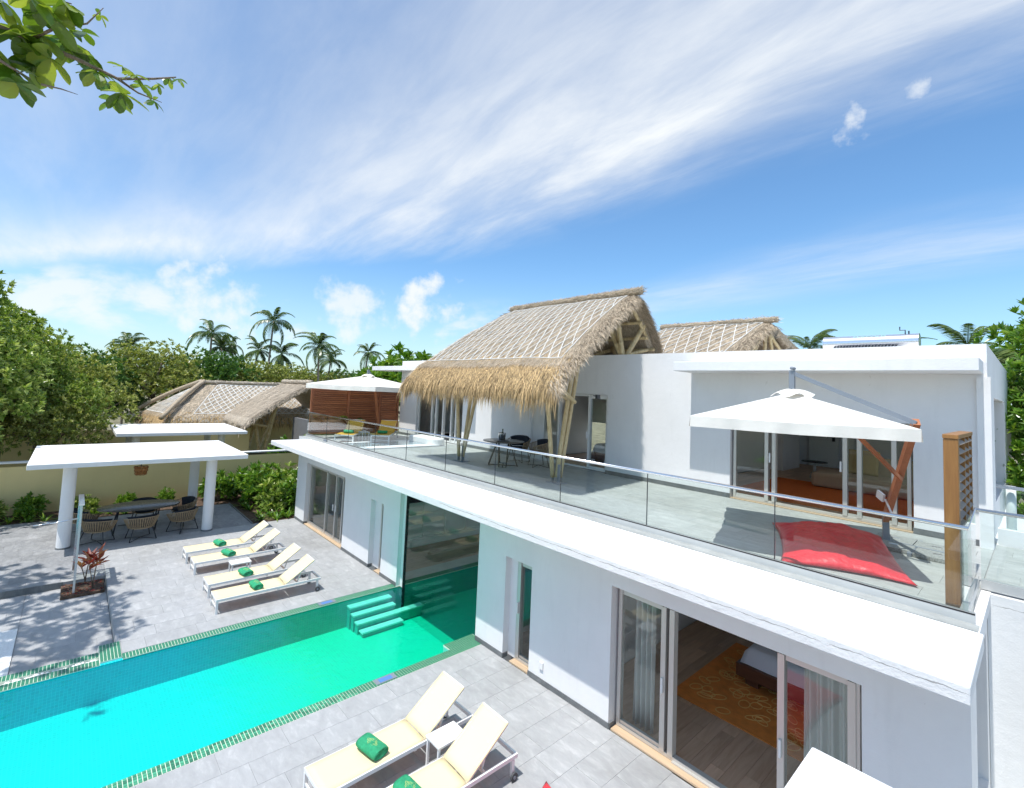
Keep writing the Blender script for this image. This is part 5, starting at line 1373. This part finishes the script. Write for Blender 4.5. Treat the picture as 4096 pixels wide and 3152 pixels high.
fresh=crown_mesh(41,[(0,0,3.7,1.9,1.6),(1.3,0.8,3.2,1.4,1.2),(-1.1,0.9,3.4,1.4,1.2),(0.4,-1.2,3.5,1.4,1.2)],700,9,0.34,0.16,'crown',m_leafc)
fresht=trunk_mesh(41,3.2,0.14,[(0,0,3.7,1.9,1.6)])
tree('broadleaf_tree','big glossy broadleaf tree filling the left edge beside the white pavilion',(-23.6,-10.6,-0.2),big,bigt,0.3,1.12)
tree('broadleaf_tree','tall broadleaf tree just right of the big tree at the left edge',(-27.5,-8.6,-0.2),big,bigt,2.2,(0.98,0.98,1.0))
rowt=[(-26.2,-7.4,0.66,mid,midt,1.2,'low olive tree leaning over the yellow wall left of the second pavilion'),(-26.5,-12.5,1.05,mid,midt,2.7,'olive tree behind the big tree at the left edge'),(-41,-4.6,0.8,mid2,mid2t,0.9,'small dark tree just left of the hip roof'),(-32.5,-13,1.1,mid2,mid2t,0.6,'dark tree deep behind the left edge trees'),(-30.5,-6.9,0.92,mid,midt,0.4,'olive green tree crown directly above the dappled neighbour roof'),(-33.5,-8.8,1.05,mid,midt,1.9,'olive tree standing behind the tall left trees'),
      (-38,-6.5,1.08,mid2,mid2t,2.6,'dark green tree crown left of the first palms'),(-41,-2.0,1.12,mid,midt,0.1,'olive tree behind the left slope of the hip roof'),
      (-44,2.0,1.20,mid2,mid2t,1.0,'dark tree crown directly under the paired palms'),(-43,5.4,1.0,mid,midt,3.0,'olive tree behind the hip roof ridge'),
      (-45,9.0,0.98,mid,midt,4.1,'olive tree under the tallest palm'),(-44,12.5,0.93,mid,midt,5.2,'olive tree left of the slender single palm trunk'),
      (-47,16.5,0.95,mid2,mid2t,0.8,'dark tree right of the slender single palm trunk'),(-50,21,1.0,mid,midt,2.0,'pale tree beside the palm left of the white umbrella peak'),
      (-55,26,1.15,mid2,mid2t,1.2,'distant tree crown above the white umbrella'),(-52,-12,1.3,mid2,mid2t,2.2,'tall distant tree behind the left crowns'),(-58,6,1.25,mid2,mid2t,0.3,'distant dark tree line crown between the palms')]
for (x,y,s,c,t_,rz,lb) in rowt: tree('hedge_tree',lb,(x,y,-0.2),c,t_,rz,s,'trees behind the neighbouring villa')
tree('sea_almond_tree','bright green big leaved tree behind the white umbrella and thatched canopy',(-25.6,9.6,-0.2),fresh,fresht,0.4,(1.5,1.5,1.38))
tree('sea_almond_tree','bright green leaved tree top peeking over the thatched canopy',(-22.0,12.6,-0.2),fresh,fresht,1.4,(1.1,1.1,1.52))
rl=[(0,0,4.0,1.6,1.7),(0.5,0.6,5.6,1.2,1.2),(-0.2,-0.5,2.6,1.4,1.2),(0.9,-0.6,4.6,1.2,1.2)]
rc=crown_mesh(52,rl,900,9,0.22,0.09,'crown',m_leafc); rtk=trunk_mesh(52,4.2,0.10,rl)
tree('garden_tree','dense green tree at the right edge beside the villa corner',(0.35,12.0,-0.2),rc,rtk,0.3,1.05)
tree('garden_tree','tall green tree farther right behind the villa corner',(1.6,14.5,-0.2),rc,rtk,2.3,1.2)
tree('garden_tree','green tree behind the villa corner partly hidden by palm fronds',(-0.2,17.5,-0.2),rc,rtk,4.3,1.25)
# tree out to the left whose crown throws the dappled shade on the patio
sh=[(0,0,9.2,2.3,1.2),(1.9,0.5,8.4,1.5,0.9),(-2.0,-0.2,8.6,1.5,0.9)]
shc=crown_mesh(61,sh,520,9,0.24,0.11,'crown',m_leafa,shell=0.2); sht=trunk_mesh(61,8.2,0.2,sh)
tree('shade_tree','tall tree left of the picture whose crown shades the patio',(-13.4,-10.6,-0.2),shc,sht,0.2,1.0)
# near branch hanging into the top left corner
def near_branch():
    rr=random.Random(77)
    t=thing('overhanging_tree','leafy tree branch hanging into the top left corner of the view','tree',(-5.2,-9.4,-0.2))
    wd=MB()
    root=V((-5.2,-9.4,-0.2))
    wd.tube([root,root+V((0.1,0.2,2.5)),root+V((0.3,0.6,4.8)),V((-4.5,-8.2,6.3)),V((-3.9,-7.45,6.95))],[0.19,0.16,0.13,0.09,0.05],9)
    ends=[]
    def limb(pts,r0):
        wd.tube(pts,[r0*(1-0.8*i/(len(pts)-1)) for i in range(len(pts))],6); return pts
    def at(u,v,dist):   # a point seen in direction (u,v) at a distance, used once to lay the branch out
        return CAM + (fw + rt2*((u-0.5+142/4096)*4096/1897.67) - up2*((v-0.5+137.5/3152)*3152/1897.67)).normalized()*dist
    B0=V((-3.9,-7.45,6.95))
    main=[B0,at(-0.03,0.02,3.5),at(0.03,0.050,3.4),at(0.075,0.075,3.35),at(0.115,0.100,3.3),at(0.150,0.100,3.3),at(0.172,0.098,3.3)]
    limb(main,0.016)
    limb([at(0.03,0.05,3.4),at(0.055,0.035,3.35),at(0.085,0.030,3.3),at(0.101,0.010,3.3)],0.009)
    limb([at(0.115,0.100,3.3),at(0.135,0.118,3.3),at(0.158,0.130,3.3)],0.007)
    limb([B0,at(-0.02,0.06,3.3),at(0.01,0.085,3.25),at(0.03,0.10,3.25)],0.012)
    limb([at(0.04,0.107,3.25),at(0.06,0.113,3.25),at(0.076,0.120,3.3)],0.005)
    limb([B0,at(-0.03,-0.02,3.4),at(0.03,-0.01,3.35),at(0.07,0.005,3.3)],0.012)
    wd.build('trunk',m_trunk,t,smooth=True)
    lf=MB()
    def ros(u,v,dist,k,L,w,droop=0.3):
        c=at(u,v,dist)
        for j in range(k):
            a=2*PI*j/k+rr.uniform(-.4,.4)
            d=V((math.cos(a),math.sin(a),rr.uniform(-0.7,0.5)-droop)).normalized()
            big_leaf(lf,c,d,V((rr.uniform(-.4,.4),rr.uniform(-.4,.4),1)),L*rr.uniform(0.6,1.1),w*rr.uniform(0.7,1.1))
    def big_leaf(mb,p,d,n,L,w):
        s=d.cross(n); 
        if s.length<1e-3: return
        s.normalize(); n2=s.cross(d); b=len(mb.v)
        prof=[(0,0.02),(0.18,0.30),(0.45,0.48),(0.72,0.50),(0.9,0.33),(1.0,0.03)]
        for (t_,hw) in prof:
            c=p+d*L*t_-n2*L*0.18*t_*t_
            mb.v+= [tuple(c-s*w*hw*2*0.5+n2*w*hw*0.22),tuple(c),tuple(c+s*w*hw*2*0.5+n2*w*hw*0.22)]
        for i in range(len(prof)-1):
            q=b+3*i; mb.f+= [(q,q+1,q+4,q+3),(q+1,q+2,q+5,q+4)]
    for (u,v,k,L,w) in [(0.025,0.065,7,0.2,0.1),(0.04,0.045,7,0.18,0.09),(0.07,0.065,6,0.17,0.09),(0.095,0.092,6,0.15,0.08),(0.015,0.105,6,0.2,0.12),(0.055,0.02,7,0.18,0.09),(0.112,0.128,6,0.15,0.1),(0.14,0.108,6,0.11,0.05),(-0.005,0.03,8,0.21,0.10),(0.02,0.045,9,0.22,0.11),(0.045,0.02,9,0.2,0.10),(0.06,0.05,9,0.23,0.12),(0.035,0.085,8,0.20,0.115),(0.01,0.085,9,0.23,0.125),(0.05,0.075,7,0.2,0.11),
                        (0.065,0.005,8,0.2,0.10),(0.03,-0.005,9,0.21,0.10),(0.09,0.085,6,0.16,0.09),(0.105,0.105,6,0.17,0.10),(0.118,0.118,7,0.18,0.11),(0.12,0.085,7,0.12,0.055),(0.132,0.095,7,0.11,0.05),
                        (0.15,0.128,6,0.10,0.045),(0.165,0.098,6,0.09,0.04),(0.175,0.100,4,0.07,0.03),(0.098,0.02,5,0.08,0.035),(0.155,0.108,4,0.07,0.03),(0.08,0.04,6,0.17,0.08),(0.085,0.07,6,0.15,0.08),(-0.01,0.06,8,0.25,0.13),(0.0,0.0,9,0.21,0.10)]:
        ros(u,v,rr.uniform(3.2,3.6),max(5,k-1),L*0.70,w*0.66)
    lf.build('leaves',m_leafn,t,smooth=False)
near_branch()

# palms
def frond_mesh(seed,L=2.4,mat=None,droop=1.0,wdt=0.55):
    rr=random.Random(seed); mb=MB(); n=16
    def rp(t): return V((L*0.90*math.sin(t*1.5)/math.sin(1.5)*0.95,0,L*(0.40*t-0.66*droop*t*t)))
    mb.tube([rp(i/n) for i in range(n+1)],[0.03*(1-0.85*i/n) for i in range(n+1)],5)
    k=34
    for i in range(k):
        t=0.10+0.90*i/(k-1); p=rp(t); d=(rp(min(t+0.02,1))-rp(max(t-0.02,0))).normalized()
        ll=wdt*math.sin(PI*min(1,0.18+0.80*t))**0.7*rr.uniform(0.85,1.1)
        for sg in (-1,1):
            dirv=(V((0,sg,0))*1.0+d*rr.uniform(0.55,0.9)+V((0,0,-0.45-0.45*rr.random()))).normalized()
            s=dirv.cross(V((0,0,1))).normalized()*0.034; e=p+dirv*ll+V((0,0,-0.35*ll)); q=p+dirv*ll*0.5
            b=len(mb.v); mb.v+=[tuple(p-s*0.6),tuple(p+s*0.6),tuple(q+s),tuple(e),tuple(q-s)]; mb.f+=[(b,b+1,b+2,b+4),(b+4,b+2,b+3)]
    me=mb.mesh('frond'); me.materials.append(mat or m_palm); return me
FR=[frond_mesh(i,2.3+0.2*i,None,0.75+0.32*i,0.6) for i in range(4)]
FRY=frond_mesh(9,2.2,m_palmy,1.6)
def palm(loc,h,label,s=1.0,seed=0,nf=17,lean=(0.4,0.2),dry=0,group='coconut palms on the skyline'):
    rr=random.Random(seed); t=thing('palm_tree',label,'palm tree',loc,0,group)
    OFF[t.name]=(0,0,0)
    pts=[V((lean[0]*(i/8)**2,lean[1]*(i/8)**2,h*i/8)) for i in range(9)]
    MB().tube(pts,[0.17*s*(1.3 if i==0 else 1-0.4*i/8) for i in range(9)],9).build('trunk',m_palmtr,t,smooth=True,local=True)
    top=pts[-1]
    for i in range(nf+dry):
        me=FRY if i>=nf else FR[rr.randint(0,3)]
        o=bpy.data.objects.new('frond',me); col.objects.link(o); o.parent=t; o.location=top
        tilt=rr.uniform(-0.9,0.75) if i<nf else rr.uniform(0.8,1.2)
        if i%4==0 and i<nf: tilt=rr.uniform(-1.25,-0.8)
        o.rotation_euler=(rr.uniform(-.25,.25),tilt,2*PI*i*0.381966+rr.uniform(-.35,.35)); k=s*rr.uniform(0.7,1.15); o.scale=(k,k,k)
    return t
P_=[(-60,5.0,10.0,1.15,'left palm of the close pair on the skyline',1),(-61,7.0,8.6,1.0,'right palm of the close pair on the skyline, lower crown',2),(-58,10.6,12.0,1.15,'tallest palm on the skyline above the hip roof',3),
    (-60,9.4,8.6,1.0,'shorter palm left of the tallest palm',4),(-57,12.4,8.2,1.1,'palm with low spreading fronds right of the tallest palm',5),(-42,10.5,8.3,0.95,'slender palm with a long bare grey trunk',6),
    (-44,12.0,7.3,0.8,'small palm right behind the slender bare trunk',8),(-50,18.8,8.8,1.0,'palm rising behind the white umbrella peak',7),(-46,-3.4,7.2,0.75,'palm half hidden behind the dark tree crowns at left',12),
    (-62,8.3,9.2,0.8,'thin distant palm between the pair and the tallest palm',13)]
for (x,y,h,s,lb,sd) in P_: palm((x,y,-0.2),h,lb,s*0.82,sd,22,(0.5*math.sin(sd*2.3),0.7*math.cos(sd*1.7)))
palm((-8.1,22.5,-0.2),8.0,'palm behind the smaller thatched roof',0.58,21,18)
palm((-5.3,24.5,-0.2),7.6,'palm left of the solar water heater, mostly hidden by the parapet',0.62,24,16)
palm((-2.2,20.5,-0.2),7.7,'palm right of the solar water heater',0.58,22,18)
palm((0.15,15.2,-0.2),6.2,'palm with orange dry fronds at the right edge',0.85,23,18,(0.1,0.2),5)
palm((-20.2,2.9,-0.2),2.35,'young palm whose fronds droop beside the far end of the slab',0.85,31,15,(0.3,-0.2),0,'garden palms')

# shrubs, lilies and other garden plants
def shrub_mesh(seed,rx,rz,n,L,w,mat,zc=None):
    return crown_mesh(seed,[(0,0,zc if zc else rz*0.75,rx,rz),(rx*0.5,rx*0.3,rz*0.6,rx*0.6,rz*0.6),(-rx*0.5,-rx*0.2,rz*0.55,rx*0.6,rz*0.6)],n,8,L,w,'foliage',mat,0.9,0.3)
def stem_mesh(h):
    mb=MB()
    for k in range(5):
        a=k*1.3; mb.tube([(0.04*math.cos(a),0.04*math.sin(a),0),(0.2*h*math.cos(a),0.2*h*math.sin(a),h*0.9)],[0.018,0.008],5)
    me=mb.mesh('stem'); me.materials.append(m_trunk); return me
SH=[shrub_mesh(71,0.62,0.62,170,0.20,0.095,m_leafc),shrub_mesh(72,0.6,0.7,180,0.17,0.07,m_leafc),shrub_mesh(73,0.7,0.55,180,0.22,0.10,m_leafa)]
STM=stem_mesh(0.8)
def shrub(x,y,k,s,label,rz=0,z=-0.03):
    t=thing('shrub',label,'shrub',(x,y,z),rz,'shrubs in the garden beds'); t.scale=s if isinstance(s,tuple) else (s,s,s)
    for nm,me in (('stem',STM),('foliage',SH[k])):
        o=bpy.data.objects.new(nm,me); col.objects.link(o); o.parent=t
shr=[(-20.9,-0.6,0,1.25,'leafy shrub behind the right rear pavilion column'),(-19.9,-0.3,1,1.3,'leafy shrub left of the drooping palm in the garden bed'),(-19.0,0.1,2,1.25,'broad leaved shrub in the middle of the bed by the villa corner'),
     (-18.3,0.4,1,1.15,'leafy shrub closest to the villa corner'),(-20.6,0.7,2,1.4,'tall broad leaved shrub against the yellow wall right of the pavilion'),(-19.4,1.2,0,1.4,'tall shrub behind the bed by the villa corner'),(-21.5,-1.6,0,1.0,'shrub at the foot of the yellow wall beside the rear column'),
     (-21.6,-8.4,2,0.75,'low shrub under the yellow wall at the left edge'),(-21.7,-7.2,0,0.7,'low shrub under the yellow wall left of the front column'),(-21.6,-5.9,2,0.62,'low shrub under the yellow wall behind the glass screen'),(-21.7,-4.6,0,0.5,'small shrub behind the dining table'),(-21.6,-3.4,1,0.5,'small shrub behind the dark chair by the wall')]
for i,(x,y,k,s,lb) in enumerate(shr): shrub(x,y,k,s,lb,i*1.1)
for i,(x,y,s,lb) in enumerate([(-23.6,1.6,1.0,'shrub beyond the yellow wall under the bamboo posts'),(-24.2,3.0,1.3,'bright shrub beyond the yellow wall beside the grey screen'),(-24.6,0.4,1.0,'shrub beyond the wall right of the second pavilion'),(-26.5,2.6,1.6,'tall bright shrub among the bamboo posts')]): shrub(x,y,i%3,s,lb,i*0.7,0.2 if i!=3 else 0.0)
for i,(x,y,s,lb) in enumerate([(0.1,7.6,1.3,'broad leaved shrub seen through the short wing railing'),(-0.1,9.2,1.5,'leafy shrub behind the short wing railing'),(0.8,6.6,1.2,'shrub at the right edge below the wing railing'),(1.0,8.6,1.6,'tall shrub at the far right edge')]): shrub(x,y,(i+1)%3,(s,s,s*1.3),lb,i*0.9,0.6)
def lily_mesh(seed,n=20,L=0.55,w=0.05,mat=None,up=0.9):
    rr=random.Random(seed); mb=MB()
    for i in range(n):
        a=rr.uniform(0,2*PI); tl=rr.uniform(0.25,0.95); d=V((math.cos(a)*math.sin(tl),math.sin(a)*math.sin(tl),math.cos(tl)*up)).normalized(); l=L*rr.uniform(0.6,1.1); s=d.cross(V((0,0,1))).normalized()*w*0.5
        pts=[V((0.03*math.cos(a),0.03*math.sin(a),0))+d*l*t+V((0,0,-0.45*l*t*t)) for t in (0,0.33,0.66,1)]
        b=len(mb.v); ws=[0.7,1.0,0.8,0.05]
        for p,k in zip(pts,ws): mb.v+=[tuple(p-s*k),tuple(p+s*k)]
        mb.f+=[(b+2*i_,b+2*i_+1,b+2*i_+3,b+2*i_+2) for i_ in range(3)]
    me=mb.mesh('blades'); me.materials.append(mat or m_leafc); return me
LL=[lily_mesh(81),lily_mesh(82,24,0.6,0.045)]
def lily(x,y,s,label,k=0,rz=0,z=-0.03):
    o=bpy.data.objects.new('spider_lily',LL[k]); col.objects.link(o); o.location=(x,y,z); o.rotation_euler=(0,0,rz); o.scale=(s,s,s)
    tag(o,label,'lily','spider lilies along the bed edge')
lr=random.Random(5)
edge=[(-17.75,-1.05),(-18.1,-0.6),(-17.6,-0.55),(-18.5,-0.9),(-17.65,-0.15),(-18.9,-0.6),(-17.9,-0.2),(-19.4,-1.0),(-18.2,0.1),(-19.9,-1.05)]
ORD=['first','second','third','fourth','fifth','sixth','seventh','eighth','ninth','tenth','eleventh']
edge.sort(key=lambda q:-q[0])
for i,(x,y) in enumerate(edge): lily(x,y,lr.uniform(0.85,1.15),'spider lily clump in the bed by the villa, %s from the villa corner'%ORD[i],i%2,i*1.7)
for i in range(11): lily(-21.0+lr.uniform(-.2,.15),-8.9+i*0.42,lr.uniform(0.8,1.2),'lily clump along the yellow wall bed, %s from the left edge'%ORD[i],i%2,i*1.1)
# red cordyline in the planter
def cordyline(x,y,z,h,label,seed,n=26):
    rr=random.Random(seed); t=thing('cordyline',label,'plant',(x,y,z)); OFF[t.name]=(0,0,0)
    MB().tube([(0,0,0),(0.03,0.02,h*0.4),(-0.02,0.05,h*0.7)],[0.016,0.013,0.01],6).tube([(0,0,0.05),(0.1,-0.06,h*0.4),(0.14,-0.1,h*0.62)],[0.012,0.010,0.008],6).build('stem',m_trunk,t,smooth=True,local=True)
    mb=MB()
    for i in range(n):
        c=V((-0.02,0.05,h*(0.5+0.25*rr.random()))) if i%3 else V((0.14,-0.1,h*(0.45+0.2*rr.random())))
        a=rr.uniform(0,2*PI); d=V((math.cos(a),math.sin(a),rr.uniform(0.2,1.5))).normalized(); L_=rr.uniform(0.22,0.40)
        leaf(mb,c,d,V((0,0,1))+rdir(rr)*0.3,L_,L_*0.26,0.15)
    mb.build('leaves',m_redleaf,t,local=True)
cordyline(-14.25,-5.72,-0.1,0.95,'red leaved cordyline growing in the planter by the glass screen',4,34)
cordyline(-14.75,-5.85,-0.1,0.75,'smaller red leaved plant behind the glass screen post',6,20)
lit=MB(); rr=random.Random(14)
for k in range(160):
    p=V((rr.uniform(-15.0,-14.0),rr.uniform(-6.25,-5.52),-0.085)); a=rr.uniform(0,6.3); leaf(lit,p,V((math.cos(a),math.sin(a),0.1)).normalized(),V((0,0,1)),0.06,0.03)
o=lit.build('leaf_litter',m_redleaf); o['kind']='stuff'; tag(o,'fallen brown leaves on the planter soil','leaves')
# far scrub closing the view to the horizon and sea beyond
o=struct('sea',MB().add([(-900,-900,-0.35),(-90,-900,-0.35),(-90,900,-0.35),(-900,900,-0.35)],[(0,1,2,3)]),M('lagoon water',(0.02,0.16,0.22),0.1))
rr=random.Random(19)
fl=[(-70+rr.uniform(-4,4),-22+i*5.2,4.4+rr.uniform(-.6,.8),3.6,2.6) for i in range(14)]
fm=crown_mesh(90,fl,2600,6,0.6,0.3,'far_wood',m_leafd)
o=bpy.data.objects.new('far_wood',fm); col.objects.link(o); tag(o,'far off strip of woodland along the horizon','woodland',kind='stuff')
